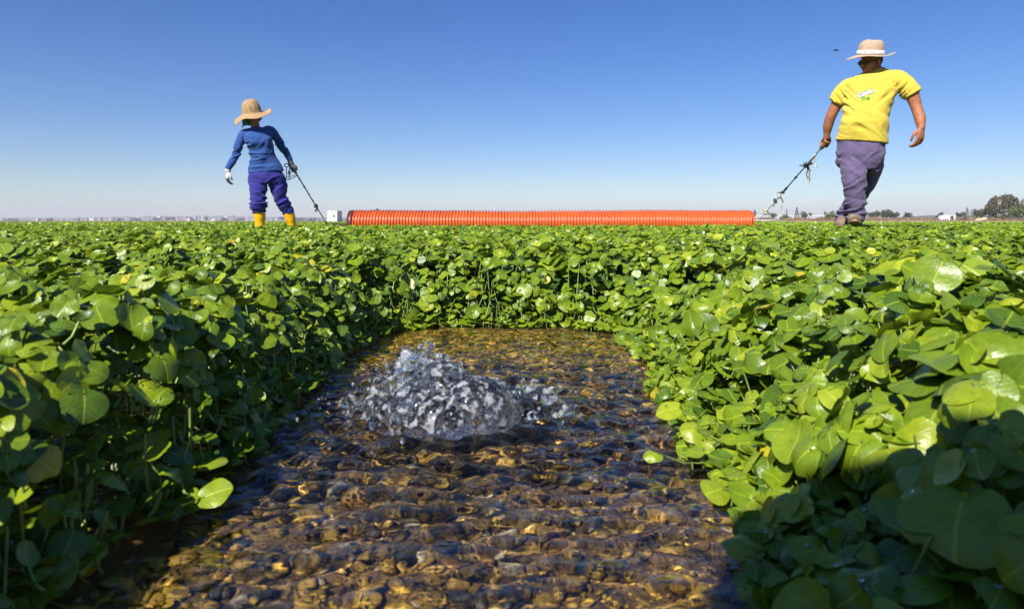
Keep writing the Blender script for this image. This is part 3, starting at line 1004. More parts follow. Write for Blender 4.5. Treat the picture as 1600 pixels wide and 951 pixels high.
# ---- man
def man():
    th = math.atan((1345 - 800) / F); k = math.cos(th); D0 = 6.55
    base = P(1342, 355, D0)
    root = empty('person', base, -th)
    tag(root, 'person in a yellow T-shirt and purple work trousers striding while pulling a pole', 'person')
    def m(zx, zy, y=0.0):
        return Vector(((zx - 520) / 484 * k, y, (908 - zy) / 484))
    w = lambda px: px / 484 * k
    # one continuous body
    b = MB()
    rot = Mr(('Y', 3), ('Z', -42), ('X', 12))
    hc = m(573, 150, -.03)
    head_parts(b, hc, rot, 1.04)
    b.limb([m(600, 215, .035), m(594, 190, .02), m(584, 160, .0)], [.066, .064, .066], 18)
    b.stack([(m(575, 200).x, .02, m(575, 200).z, .12, .07, 0), (m(572, 250).x, .0, m(0, 250).z, .16, .09, 0), (m(560, 360).x, 0, m(0, 360).z, .15, .10, 0), (m(535, 500).x, 0, m(0, 500).z, .15, .10, 0), (m(520, 580).x, 0, m(0, 580).z, .15, .10, 0)])
    # his right arm (left in the picture), hand closed on the pole
    b.limb([m(505, 250, .01), m(462, 265, .02), m(426, 310, .04), m(390, 375, .06), m(373, 420, .09), m(366, 462, .12)], [.045, .052, .055, .049, .047, .032], 16, 6)
    hp = m(362, 500, .15)
    gd = (m(340, 540, .25) - m(378, 488, .12))
    b.limb([m(367, 455, .115), m(364, 478, .13)], [.034, .032], 14)
    fist(b, hp, gd, Vector((0.12, -.35, 1)), 1.05, .016)
    # his left arm, relaxed hand
    b.limb([m(650, 245, .0), m(698, 250, .0), m(752, 300, .0), m(780, 375, -.01), m(792, 420, -.04), m(797, 468, -.07)], [.055, .062, .062, .049, .048, .033], 16, 6)
    hand(b, m(797, 464, -.07), Vector((-.10, -.10, -1)), Vector((-1, .75, 0.1)), Vector((-.6, -1, 0)), (22, 36, 30), 1.22, .02)
    # legs under the trousers
    b.limb([m(482, 560), m(500, 700, -.10), m(502, 770, -.07), m(507, 880, -.03)], [.075, .055, .05, .04], 14)
    b.limb([m(585, 560, .05), m(584, 625, .08), m(560, 690, .14), m(505, 775, .24), m(452, 848, .32), m(434, 890, .35)], [.07, .065, .055, .05, .042, .036], 14)
    b.fused('body', M_skin, root, .0045, 2)
    # shirt
    s = MB()
    S = lambda zx, zy, hw, ry, y=0, tl=0: (m(zx, zy).x, y, m(zx, zy).z, w(hw), ry, tl)
    s.stack([S(588, 184, 46, .066, .030, .10), S(586, 192, 66, .082, .025, .12), S(584, 203, 94, .10, .018, .10), S(580, 218, 114, .115, .008, .06), S(575, 244, 120, .132, -.005),
             S(570, 290, 120, .142, -.012), S(562, 340, 112, .150, -.02), S(552, 385, 108, .158, -.028), S(544, 430, 110, .162, -.03), S(536, 475, 118, .155, -.02), S(530, 514, 124, .148, -.01, -.12)], 36)
    s.limb([m(505, 240, .01), m(465, 252, .02), m(434, 283, .03), m(410, 318, .04)], [.070, .076, .073, .071], 18, 5, flat=True)
    s.limb([m(650, 232, .01), m(694, 238, .0), m(728, 268, .0), m(763, 312, .0)], [.080, .086, .085, .084], 18, 5, flat=True)
    fl_ = folds([(m(450, 320, -.1), m(540, 420) - m(450, 320), .035, .14, 1.0), (m(680, 300, -.1), m(600, 380) - m(680, 300), .04, .13, .9),
                 (m(500, 430, -.1), m(620, 470) - m(500, 430), .045, .14, .7), (m(640, 440, -.1), m(540, 350) - m(640, 440), .05, .10, .5),
                 (m(760, 270, 0), (0, 0, 1), .04, .1, .5)], .0125, 71, .0040, 9)
    sh = s.fused('t_shirt', M_yellow, root, .006, 4, fl_)
    # collar ring
    c = MB(); cc = m(588, 190, .0); pts = []
    for i in range(29):
        a = 2 * math.pi * i / 28
        pts.append(Vector((cc.x + .088 * math.cos(a), .022 + .080 * math.sin(a), cc.z + .012 + .022 * math.sin(a) + .014 * math.cos(a))))
    c.tube(pts, .0085, 8, False); obj('collar', c.mesh('collar', True), M_yellow, sh)
    # printed words on the chest: flat print laid on the cloth
    bv = BVHTree.FromPolygons([v.co.copy() for v in sh.data.vertices], [tuple(p.vertices) for p in sh.data.polygons])
    def lay(me, lift):
        for v in me.vertices:
            h = bv.ray_cast(Vector((v.co.x, -1, v.co.z)), Vector((0, 1, 0)))
            v.co.y = (h[0].y if h[0] is not None else -.16) - lift
        me.update(); return me
    def text(t, c_, size, ang, mat, lift, off=0.0, name='print', shear=.15):
        cu = bpy.data.curves.new('t', 'FONT'); cu.body = t; cu.size = size; cu.align_x = 'CENTER'; cu.align_y = 'CENTER'; cu.offset = off; cu.shear = shear; cu.resolution_u = 3
        o = bpy.data.objects.new('t', cu); col.objects.link(o)
        dg = bpy.context.evaluated_depsgraph_get(); dg.update()
        me = bpy.data.meshes.new_from_object(o.evaluated_get(dg)); bpy.data.objects.remove(o)
        Mx = Matrix.Translation(c_) @ Matrix.Rotation(R(-ang), 4, 'Y') @ Matrix.Rotation(R(90), 4, 'X')
        me.transform(Mx); me.name = name
        return obj(name, lay(me, lift), mat, sh)
    text('Catch', m(547, 302), .056, 17, M_dgreen, .0025, .0075, 'word_outline')
    text('Catch', m(547, 302), .056, 17, M_band, .0045, .0016, 'printed_word')
    text('me', m(549, 325), .060, 6, M_greenp, .0045, .002, 'printed_word')
    m_pink = simple('pale_pink_print', (.75, .55, .42), .8)
    for (a0, q0, q1) in ((150, .07, .10), (168, .075, .105), (190, .075, .11), (208, .075, .10), (132, .05, .08), (28, .07, .10), (12, .08, .12), (-8, .07, .09)):
        o_ = m(547, 306); d_ = Vector((math.cos(R(a0)), 0, math.sin(R(a0)) * .8)); n_ = Vector((-d_.z, 0, d_.x)) * .0018
        p0 = o_ + d_ * q0; p1 = o_ + d_ * q1; pm = (p0 + p1) / 2; r_ = MB()
        r_.add([p0 - n_, p0 + n_, pm + n_, pm - n_, p1 + n_, p1 - n_], [(0, 1, 2, 3), (3, 2, 4, 5)])
        obj('printed_ray', lay(r_.mesh('printed_ray'), .004), m_pink, sh)
    # trousers
    t = MB()
    t.stack([S(532, 496, 116, .135), S(528, 530, 116, .142), S(527, 575, 114, .145), S(526, 612, 104, .13), S(528, 640, 80, .11)], 32)
    t.limb([m(478, 560, -.005), m(492, 640, -.06), m(500, 700, -.10), m(502, 770, -.07), m(506, 835, -.035), m(507, 862, -.03)],
           [(.112, .112), (.108, .108), (.098, .10), (.091, .09), (.083, .082), (.078, .078)], 22, 6)
    t.limb([m(585, 560, .05), m(584, 625, .08), m(560, 690, .14), m(505, 775, .24), m(452, 848, .32), m(434, 896, .34)],
           [.100, .096, .082, .076, .068, .058], 22, 6)
    t.ell(m(450, 604, -.03), (.074, .08, .066)); t.ell(m(592, 632, .03), (.062, .085, .076))
    ft = folds([(m(505, 820, 0), (1, 0, .12), .042, .2, 1.1), (m(445, 870, .2), (1, 0, -.25), .038, .2, 1.0), (m(510, 700, 0), (1, 0, .5), .05, .14, .7),
                (m(530, 640, 0), (.5, 0, -1), .05, .15, .7), (m(450, 560, 0), (1, 0, -.7), .05, .12, .6), (m(600, 560, 0), (1, 0, .8), .05, .12, .6)], .0140, 81, .0065, 11)
    tr = t.fused('trousers', M_purple, root, .006, 2, ft)
    MB().box(m(440, 572, -.105), (.085, .012, .036), Mr(('Y', 22), ('Z', 18)), .004).build('pocket_flap', M_purple, tr, True)
    MB().box(m(610, 600, -.075), (.05, .012, .036), Mr(('Y', -25), ('Z', -35)), .004).build('pocket_flap', M_purple, tr, True)
    # shoes
    def shoe(heel, toe, up, s_=1.0):
        h = Vector(heel); T = Vector(toe); d = (T - h); L_ = d.length; d.normalize(); u = Vector(up); u = (u - d * u.dot(d)).normalized(); x_ = d.cross(u)
        M = Matrix((x_, d, u)).transposed(); b1 = MB()
        b1.ell(h + d * .04 + u * .045, (.043 * s_, .055, .050 * s_), M); b1.ell(h + d * L_ * .5 + u * .040, (.046 * s_, .085, .046 * s_), M)
        b1.ell(h + d * L_ * .78 + u * .034, (.055 * s_, .070, .042 * s_), M); b1.ell(h + d * .055 + u * .085, (.045, .045, .04), M)
        o1 = b1.fused('shoe', M_shoe, root, .005, 3, lambda co, no: .0022 * fbm(co[:, 0] * 40, co[:, 1] * 40, co[:, 2] * 40, 5))
        b2 = MB(); n = 24; V = []
        for zz in (-.006, .020):
            for i in range(n):
                a = 2 * math.pi * i / n; c_, s2 = math.cos(a), math.sin(a)
                wd = s_ * (.050 + .010 * s2 if s2 > 0 else .046)
                V.append(h + d * (L_ * .5 + (L_ * .54) * s2) + x_ * wd * c_ + u * (zz + (.012 if s2 > .8 else 0)))
        b2.add(V, [(i, (i + 1) % n, n + (i + 1) % n, n + i) for i in range(n)] + [tuple(range(n))[::-1], tuple(range(n, 2 * n))])
        b2.build('sole', M_sole, o1)
        b3 = MB()
        for i in range(4):
            p = h + d * (L_ * (.42 + .09 * i)) + u * (.083 - .008 * i)
            b3.tube([p - x_ * .026, p + u * .006, p + x_ * .026], .003, 6)
        b3.build('shoelace', M_cord, o1, True)
    shoe(m(510, 899, .04), m(498, 897, -.21) + Vector((0, 0, .030)), Vector((0, .15, 1)), 1.22)
    shoe(m(438, 898, .40) + Vector((0, 0, .03)), m(436, 912, .14), Vector((0, -.2, 1)), 1.15)
    # hat
    rh = Mr(('Y', 7), ('X', 9))
    def wv(a): return .040 * max(0, math.cos(a)) ** 2 - .026 * max(0, -math.cos(a)) + .010 * math.sin(a) + .009 * math.sin(3 * a + .6)
    hcn = m(572, 121, -.035)
    ho = hat('sun_hat', root, hcn, rh,   .113, .208, .142, M_hatm, wv, .012, .012)
    bb = MB(); V = []; nu = 56
    for (zz, rr) in ((.004, .1205), (.042, .1195), (.044, .1130), (.003, .1130)):
        for i in range(nu):
            a = 2 * math.pi * i / nu; V.append(hcn + rh @ Vector((rr * math.cos(a), rr * math.sin(a), zz)))
    bb.add(V, [(r * nu + i, r * nu + (i + 1) % nu, ((r + 1) % 4) * nu + (i + 1) % nu, ((r + 1) % 4) * nu + i) for r in range(4) for i in range(nu)])
    band = bb.build('hat_band', M_band, ho, True)
    sc_ = MB(); rr = random.Random(9)
    for (a0, a1) in ((-118, -100), (-92, -70)):
        n_ = 7
        for i in range(n_):
            a = R(a0 + (a1 - a0) * i / n_); h_ = rr.uniform(.005, .010)
            p = hcn + rh @ Vector((.1212 * math.cos(a), .1212 * math.sin(a), .024)); 
            sc_.box(p, (.0032, .0012, h_), rh @ Mr(('Z', math.degrees(a) + 90)))
    sc_.build('band_print', simple('grey_blue_ink', (.12, .14, .22), .8), band)
    # sunglasses, hair, chin strap
    g = MB()
    def hp_(p): return hc + rot @ Vector(p)
    for sx in (-1, 1):
        g.ell(hp_((sx * .033, -.098, .002)), (.030, .010, .019), rot @ Mr(('Z', sx * 14)))
        g.tube([hp_((sx * .060, -.086, .008)), hp_((sx * .078, -.04, .008)), hp_((sx * .084, .01, .004))], .0035, 6)
    g.tube([hp_((-.012, -.104, .006)), hp_((0, -.108, .009)), hp_((.012, -.104, .006))], .003, 6)
    g.build('sunglasses', M_black, root, True)
    h = MB(); h.ell(hp_((0, .038, .020)), (.082, .085, .088), rot, 20, 14)
    h.fused('hair', simple('dark_hair', (.022, .016, .013), .7, .3, 60, .5, 200), root, .005, 1, lambda co, no: .002 * fbm(co[:, 0] * 90, co[:, 1] * 90, co[:, 2] * 90, 5))
    bd = MB(); bd.ell(hp_((0, -.047, -.086)), (.0415, .0375, .030), rot, 18, 12); bd.ell(hp_((0, -.0905, -.048)), (.026, .0065, .0055), rot)
    bd.build('beard', simple('stubble', (.17, .085, .055), .8, .3, 90, .4, 200), root, True)
    cs = MB(); cs.tube([hp_((.084, -.01, .02)), hp_((.080, -.01, -.05)), hp_((.055, -.02, -.085))], .002, 6)
    cs.build('chin_strap', M_black, root, True)
    return root, hp, gd.normalized(), root.matrix_basis.copy()


def woman():
    th = math.atan((425 - 800) / F); k = math.cos(th); D0 = 8.2
    base = P(419.2, 372.4, D0)
    root = empty('person', base, -th)
    tag(root, 'person in a blue long-sleeved top, straw hat and yellow rubber boots', 'person')
    def m(zx, zy, y=0.0): return Vector(((zx - 410) / 537 * k, y, (960 - zy) / 537))
    w = lambda px: px / 537 * k
    M_blue = cloth('blue_jersey', (.020, .066, .235), .15)
    M_indigo = cloth('indigo_work_cloth', (.026, .025, .21), .2)
    M_boot = simple('yellow_rubber', (.86, .42, .008), .35, .10, 12, .1, 40)
    M_glove = simple('pale_knit_glove', (.55, .53, .50), .9, .15, 60, .4, 300)
    M_gdark = simple('dark_green_rubber_coat', (.015, .045, .035), .6, .2, 60)
    def dipped(zc):
        mt, nt, out = newmat('dipped_glove'); L = nt.links.new
        tc = nd(nt, 'ShaderNodeTexCoord'); sp = nd(nt, 'ShaderNodeSeparateXYZ'); L(tc.outputs['Object'], sp.inputs[0])
        nz = nd(nt, 'ShaderNodeTexNoise', i_Scale=30.0); L(tc.outputs['Object'], nz.inputs['Vector'])
        ma = nd(nt, 'ShaderNodeMath', operation='MULTIPLY_ADD'); L(nz.outputs['Fac'], ma.inputs[0]); ma.inputs[1].default_value = .05; L(sp.outputs['Z'], ma.inputs[2])
        mr = nd(nt, 'ShaderNodeMapRange'); L(ma.outputs[0], mr.inputs[0]); mr.inputs[1].default_value = zc + .018; mr.inputs[2].default_value = zc + .030
        mx = nd(nt, 'ShaderNodeMix', data_type='RGBA'); L(mr.outputs[0], mx.inputs[0]); mx.inputs[6].default_value = (.015, .045, .035, 1); mx.inputs[7].default_value = (.50, .48, .45, 1)
        p = nd(nt, 'ShaderNodeBsdfPrincipled', i_Roughness=.8); L(mx.outputs[2], p.inputs['Base Color']); L(p.outputs[0], out.inputs[0]); return mt
    b = MB()
    rot = Mr(('Z', -28), ('X', 20))
    hc = m(322, 182, -.03)
    head_parts(b, hc, rot, .93)
    b.limb([m(330, 275, .03), m(328, 250, .02), m(322, 215, .0)], [.062, .052, .052], 16)
    b.stack([(m(337, 285).x, .02, m(0, 285).z, .08, .05, 0), (m(350, 330).x, 0, m(0, 330).z, .12, .075, 0), (m(385, 460).x, 0, m(0, 460).z, .12, .08, 0), (m(395, 560).x, 0, m(0, 560).z, .14, .09, 0)])
    b.limb([m(285, 295, .0), m(252, 305, .0), m(226, 365, .0), m(205, 428, -.01), m(178, 484, -.05), m(160, 515, -.065)], [.036, .036, .034, .030, .026, .022], 14)
    b.limb([m(398, 275, .02), m(432, 280, .03), m(468, 318, .07), m(500, 362, .10), m(530, 405, .12), m(552, 440, .14)], [.036, .036, .034, .03, .026, .022], 14)
    b.limb([m(345, 585), m(350, 700, -.03), m(352, 780, -.01), m(359, 920, .0)], [.075, .052, .045, .034], 14)
    b.limb([m(466, 585), m(478, 640, .0), m(492, 700, .01), m(540, 783, .05), m(572, 915, .08)], [.07, .06, .05, .04, .032], 14)
    b.fused('body', M_face, root, .0055, 2)
    S = lambda zx, zy, hw, ry, y=0, tl=0: (m(zx, zy).x, y, m(zx, zy).z, w(hw), ry, tl)
    s = MB()
    s.stack([S(322, 252, 52, .062, .02, .16), S(330, 262, 78, .080, .015, .12), S(337, 280, 92, .095, .01, .08), S(346, 315, 94, .112, -.012), S(354, 350, 90, .120, -.022), S(364, 385, 84, .108, -.012),
             S(376, 425, 84, .102, .0), S(388, 465, 96, .112, .0), S(393, 505, 112, .124, .0), S(396, 534, 118, .130, .0, .10)], 34)
    s.ell(m(312, 338, -.085), (.058, .045, .058)); s.ell(m(392, 338, -.085), (.058, .045, .058))
    s.limb([m(285, 290, .0), m(252, 300, .0), m(226, 365, .0), m(205, 428, -.01), m(178, 484, -.05), m(158, 520, -.07)], [.052, .058, .052, .047, .041, .035], 16)
    s.limb([m(398, 262, .02), m(432, 268, .03), m(468, 315, .07), m(500, 362, .10), m(530, 405, .12), m(552, 444, .14)], [.056, .060, .053, .046, .040, .034], 16)
    fl_ = folds([(m(320, 380, -.1), (1, 0, .35), .05, .12, 1.0), (m(370, 470, -.1), (1, 0, .12), .045, .15, 1.1), (m(215, 410, 0), (1, 0, .5), .035, .1, .9), (m(420, 340, -.1), (.6, 0, 1), .05, .10, .7),
                 (m(500, 360, 0), (1, 0, .7), .035, .1, .9)], .010, 91, .0045, 11)
    s.fused('blue_top', M_blue, root, .006, 3, fl_)
    t = MB()
    t.stack([S(393, 515, 96, .095), S(397, 540, 110, .118), S(399, 556, 119, .129), S(402, 575, 122, .130), S(404, 602, 112, .115)], 30)
    t.limb([m(345, 585, .0), m(345, 640, -.02), m(350, 700, -.035), m(349, 740, -.02), m(350, 772, -.01)], [.108, .098, .090, .092, .084], 20)
    t.limb([m(466, 585, .0), m(478, 640, .0), m(492, 700, .01), m(520, 750, .04), m(541, 786, .05)], [.104, .092, .076, .074, .070], 20)
    ft = folds([(m(348, 740, 0), (1, 0, .15), .040, .15, 1.3), (m(348, 690, 0), (1, 0, -.3), .05, .14, .8), (m(500, 730, 0), (1, 0, .8), .05, .14, .9), (m(410, 600, -.1), (1, 0, .6), .05, .12, .8), (m(390, 560, -.1), (1, 0, -.5), .05, .12, .6)], .0120, 101, .005, 11)
    t.ell(m(300, 590, .01), (.04, .06, .06)); t.ell(m(516, 620, .02), (.035, .06, .06))
    t.fused('trousers', M_indigo, root, .006, 2, ft)
    for (top, mid, ank, heel, toe) in ((m(351, 768, -.01), m(357, 860, .0), m(359, 925, .01), m(359, 950, .02), m(354, 952, -.20)),
                                       (m(542, 783, .05), m(563, 870, .07), m(574, 925, .09), m(576, 950, .10), m(584, 952, -.11))):
        q = MB(); wd = .072 if top.x < 0 else .066
        q.limb([top, top * .5 + mid * .5, mid, ank], [wd, wd * .96, wd * .80, wd * .78], 20)
        q.ell(heel + Vector((0, 0, .03)), (.048, .055, .045)); q.ell(heel * .45 + toe * .55 + Vector((0, 0, .028)), (.048, .10, .04)); q.ell(toe + Vector((0, .03, .02)), (.045, .05, .032))
        bt = q.fused('boot', M_boot, root, .006, 3, folds([], 0, 5, .003, 18))
        e = MB(); e.tube([heel + Vector((0, .05, .0)), heel + Vector((0, 0, -.002)), toe + Vector((0, .0, .0))], [(.05, .012), (.055, .014), (.045, .012)], 14, True, flatdir=(1, 0, 0)); e.build('sole', M_dark, bt)
    # gloves
    g = MB(); g.limb([m(160, 514, -.065), m(156, 535, -.07)], [.034, .034], 14)
    hand(g, m(156, 532, -.07), Vector((-.05, -.06, -1)), Vector((.9, .45, 0)), Vector((-.3, -1, 0)), (20, 30, 26), 1.02, .05)
    g.fused('glove', dipped(.705), root, .004, 2)
    hp = m(574, 498, .17); gd = (m(600, 545, .22) - m(560, 478, .15)).normalized()
    g = MB(); g.limb([m(552, 446, .14), m(564, 476, .155)], [.034, .034], 14); fist(g, hp, gd, Vector((.35, -.5, 1)), 1.0, .015)
    g.fused('glove', simple('grey_knit_glove', (.16, .16, .17), .9, .2, 60, .4, 300), root, .004, 2)
    # straw hat
    m_, nt, out = newmat('woven_straw'); L = nt.links.new
    uv = nd(nt, 'ShaderNodeTexCoord'); wv1 = nd(nt, 'ShaderNodeTexWave', i_Scale=21.0, i_Distortion=3.0, bands_direction='X'); wv2 = nd(nt, 'ShaderNodeTexWave', i_Scale=21.0, i_Distortion=3.0, bands_direction='Y')
    wv3 = nd(nt, 'ShaderNodeTexWave', i_Scale=21.0, i_Distortion=3.0, bands_direction='Z')
    for v in (wv1, wv2, wv3): L(uv.outputs['Object'], v.inputs['Vector'])
    mu = nd(nt, 'ShaderNodeMath', operation='MULTIPLY'); L(wv1.outputs['Fac'], mu.inputs[0]); L(wv3.outputs['Fac'], mu.inputs[1])
    ad = nd(nt, 'ShaderNodeMath', operation='MULTIPLY_ADD'); L(wv2.outputs['Fac'], ad.inputs[0]); ad.inputs[1].default_value = .35; L(mu.outputs[0], ad.inputs[2])
    r = nd(nt, 'ShaderNodeValToRGB'); L(ad.outputs[0], r.inputs[0]); r.color_ramp.elements[0].position = .12; r.color_ramp.elements[0].color = (.22, .12, .05, 1); r.color_ramp.elements[1].position = .55; r.color_ramp.elements[1].color = (.52, .35, .18, 1)
    p = nd(nt, 'ShaderNodeBsdfPrincipled', i_Roughness=.75); L(r.outputs[0], p.inputs['Base Color']); bp = nd(nt, 'ShaderNodeBump', i_Strength=.7, i_Distance=.004); L(ad.outputs[0], bp.inputs['Height']); L(bp.outputs[0], p.inputs['Normal']); L(p.outputs[0], out.inputs[0])
    rh = Mr(('Y', -12), ('X', 14))
    def wvf(a):
        return .050 * max(0, math.cos(a + .2)) ** 3 - .028 * max(0, -math.cos(a)) + .024 * math.sin(3 * a + .8) + .012 * math.sin(5 * a)
    ho = hat('straw_hat', root, m(306, 158, .0), rh, .112, .220, .160, m_, wvf, .004, .050, thick=.004, soft=True)
    # ear and neck cloth hanging at the side of the face
    c = MB(); c.ell(m(266, 212, -.02), (.040, .05, .055)); c.limb([m(262, 215, -.02), m(250, 240, -.01), m(243, 252, 0)], [.022, .010, .005], 10)
    c.ell(m(292, 205, .02), (.05, .07, .06))
    c.fused('face_cloth', cloth('green_grey_cloth', (.10, .19, .15), .3), root, .005, 2, folds([], 0, 7, .004, 40))
    hh = MB(); hh.ell(hc + rot @ Vector((0, .035, .01)), (.075, .078, .088), rot, 18, 12); hh.build('hair', M_dark, root, True)
    return root, hp, gd


pm_root, pm_h, pm_d, _ = man()
pw_root, pw_h, pw_d = woman()
bpy.context.view_layer.update()


# ------------------------------------------------------------------ corrugated roller
def roller():
    dL, dR = 8.75, 8.45
    a = P(554, 345, dL); b = P(1172, 345, dR); rad = .172; zc = .172
    a.z = zc; b.z = zc
    d = (b - a); L_ = d.length; ang = math.atan2(d.y, d.x)
    root = empty('corrugated_pipe', (a.x, a.y, 0), ang)
    tag(root, 'long orange corrugated plastic pipe lying across the cress between the two people', 'pipe')
    nr = 128; pitch = (L_ - .02) / nr; nu = 56
    prof = []
    for i in range(nr):
        x0 = .01 + i * pitch
        for (u, r_) in ((.0, -.022), (.14, -.022), (.24, -.006), (.32, 0), (.50, .002), (.68, 0), (.78, -.006), (.90, -.022)):
            prof.append((x0 + u * pitch, rad + r_))
    prof = [(0, rad - .03), (0, rad - .013)] + prof + [(L_, rad - .013), (L_, rad - .03)]
    V = []
    for (x_, r_) in prof:
        sag = .003 * math.sin(x_ * 2.1 + .5) + .002 * math.sin(x_ * 5.3)
        jit = .0016 * math.sin(x_ * 31) + .001 * math.sin(x_ * 87)
        for k in range(nu):
            q = 2 * math.pi * k / nu
            V.append((x_ + .003 * math.cos(q + x_), (r_ + jit) * math.cos(q), zc + sag + (r_ + jit) * math.sin(q)))
    n = len(prof)
    i = np.arange(n)[:, None] ; kk = np.arange(nu)[None]
    Fq = np.stack([i * nu + kk, i * nu + (kk + 1) % nu, ((i + 1) % n) * nu + (kk + 1) % nu, ((i + 1) % n) * nu + kk], -1)[:-1].reshape(-1, 4)
    mo = simple('orange_plastic', (.50, .098, .020), .3, .10, 6, .05, 200)
    o = obj('pipe_wall', np_mesh('pipe_wall', np.array(V), Fq, 4), mo, root)
    # left end ring coloured dark to stand for ribs in shade, inner lining
    for nm, x_, rr in (('end_ring', -.055, rad + .002), ('end_ring', L_ + .004, rad - .012)):
        e = MB(); V = []
        ww = .075 if x_ < 0 else .012
        for (dx, r_) in ((0, rr - .03), (0, rr), (ww, rr), (ww, rr - .03)):
            for k in range(nu):
                q = 2 * math.pi * k / nu; V.append((x_ + dx, r_ * math.cos(q), zc + r_ * math.sin(q)))
        e.add(V, [(r_ * nu + k, r_ * nu + (k + 1) % nu, ((r_ + 1) % 4) * nu + (k + 1) % nu, ((r_ + 1) % 4) * nu + k) for r_ in range(4) for k in range(nu)])
        e.build(nm, simple('shaded_rib_plastic', (.10, .018, .010), .4, .2, 20) if x_ < 0 else mo, root, True)
    # drawbar at the left end
    db = MB(); db.tube([(-.34, -.05, .165), (-.2, -.05, .160), (.0, -.04, .158)], [(.020, .014), (.022, .018), (.022, .018)], 10)
    db.tube([(-.34, -.05, .165), (-.365, -.05, .20), (-.385, -.05, .225)], .009, 8)
    db.build('drawbar', M_dark, root, True)
    return root, a, b


roll, RA, RB = roller()


# ------------------------------------------------------------------ towing poles
def knot(b, c, r, n, seed, mat=None):
    q = random.Random(seed)
    for i in range(n):
        p = [Vector(c) + Vector((q.gauss(0, r), q.gauss(0, r), q.gauss(0, r))) * .62 for _ in range(4)]
        p[3] = p[0] + Vector((q.gauss(0, r), 0, q.gauss(0, r))) * .6
        b.limb(p, [.003 + .003 * q.random()] * 4, 6, 3)


def strands(b, top, L_, n, seed, r=.0022, sp=.02):
    q = random.Random(seed)
    for i in range(n):
        p = Vector(top); pts = [p.copy()]; l = L_ * q.uniform(.55, 1)
        for k in range(4):
            p = p + Vector((q.gauss(0, sp), q.gauss(0, sp * .5), -l / 4)); pts.append(p.copy())
        b.limb(pts, [r * 1.2, r * 1.2, r, r, r * .7], 6, 3)


def man_pole():
    Mw = Matrix.Translation(pm_root.location) @ Matrix.Rotation(pm_root.rotation_euler.z, 4, 'Z')
    H_ = Mw @ pm_h
    E = P(1184, 349, 8.35); E2 = P(1195, 333, 8.25)
    root = empty('towing_pole', (H_.x, H_.y, 0)); O = Vector((H_.x, H_.y, 0))
    tag(root, 'thin pole wound with black and pale cord, held by the person in yellow', 'pole')
    d = (E2 - H_); L_ = d.length; u = d.normalized()
    at = lambda t: H_ + d * t - O
    g = MB(); g.limb([at(0) - u * .075, at(0), at(0) + u * .085], [.015, .016, .018], 12); g.build('grip', M_dark, root, True)
    g = MB(); g.tube([at(0) + u * .08, at(0) + u * .115], [.021, .019], 12); g.build('grip_sleeve', M_steel, root, True)
    g = MB(); g.tube([at(0) + u * .09, at(.24)], .0065, 8); g.build('steel_rod', M_steel, root, True)
    g = MB(); g.tube([at(.15), at(.26)], .0125, 8); q = random.Random(2)
    for i in range(26):
        c = at(.15 + .11 * i / 26); g.limb([c + Vector((.014, 0, .006)), c + Vector((0, -.016, 0)), c + Vector((-.014, 0, -.006))], .003 and [.004] * 3, 5, 2)
    g.build('cord_winding', M_cord, root, True)
    g = MB(); g.tube([at(.26), at(.62)], .0065, 8); g.limb([at(.44), at(.46)], [.012, .012], 8); g.limb([at(.60), at(.645)], [.014, .011], 8); g.build('black_rod', M_black, root, True)
    def kn(name, mat, *ks):
        for (c_, r_, n_, sd) in ks:
            g_ = MB(); knot(g_, c_, r_, n_, sd); g_.ell(c_, r_ * .7, None, 8, 6); g_.build(name, mat, root, True)
    kn('black_cord_knot', M_dark, (at(.665), .014, 7, 6), (at(.80), .017, 8, 7))
    kn('pale_cord_knot', M_cord, (at(.175) + Vector((.02, 0, -.095)), .012, 5, 30), (at(.73), .014, 8, 31), (at(.86), .016, 8, 32), (at(.98), .028, 18, 33))
    g = MB(); knot(g, at(.285), .022, 16, 4); knot(g, at(.275) + Vector((.035, 0, .01)), .014, 6, 5)
    g.limb([at(.29) + Vector((-.02, 0, .0)), at(.29) + Vector((-.065, 0, .005))], [.009, .006], 6)
    strands(g, at(.285) + Vector((.02, 0, -.01)), .17, 8, 8, .004, .008)
    g.build('black_cord_knot', M_dark, root, True)
    g = MB(); g.limb([at(.66) + Vector((0, 0, 0)), at(.66) + Vector((-.07, 0, -.012))], [.009, .004], 6); g.build('cord_end', M_dark, root, True)
    g = MB(); g.limb([at(.76) + Vector((.0, 0, .0)), at(.74) + Vector((.03, 0, -.01)), at(.74) + Vector((.05, 0, -.06))], [.008, .007, .005], 6); g.build('cord_end', M_dark, root, True)
    for (c_, l_, n_, sd, sp_) in ((at(.285) + Vector((.03, 0, -.02)), .22, 6, 18, .010), (at(.17), .09, 3, 28, .006), (at(.76) + Vector((.05, 0, -.05)), .12, 3, 34, .004)):
        g = MB(); strands(g, c_, l_, n_, sd, .0028, sp_); g.build('hanging_cord', M_cord, root, True)
    g = MB(); g.tube([at(.66), at(1.0)], .005, 6); g.tube([at(1.0), E - O], .003, 6); g.build('wire', M_steel, root, True)


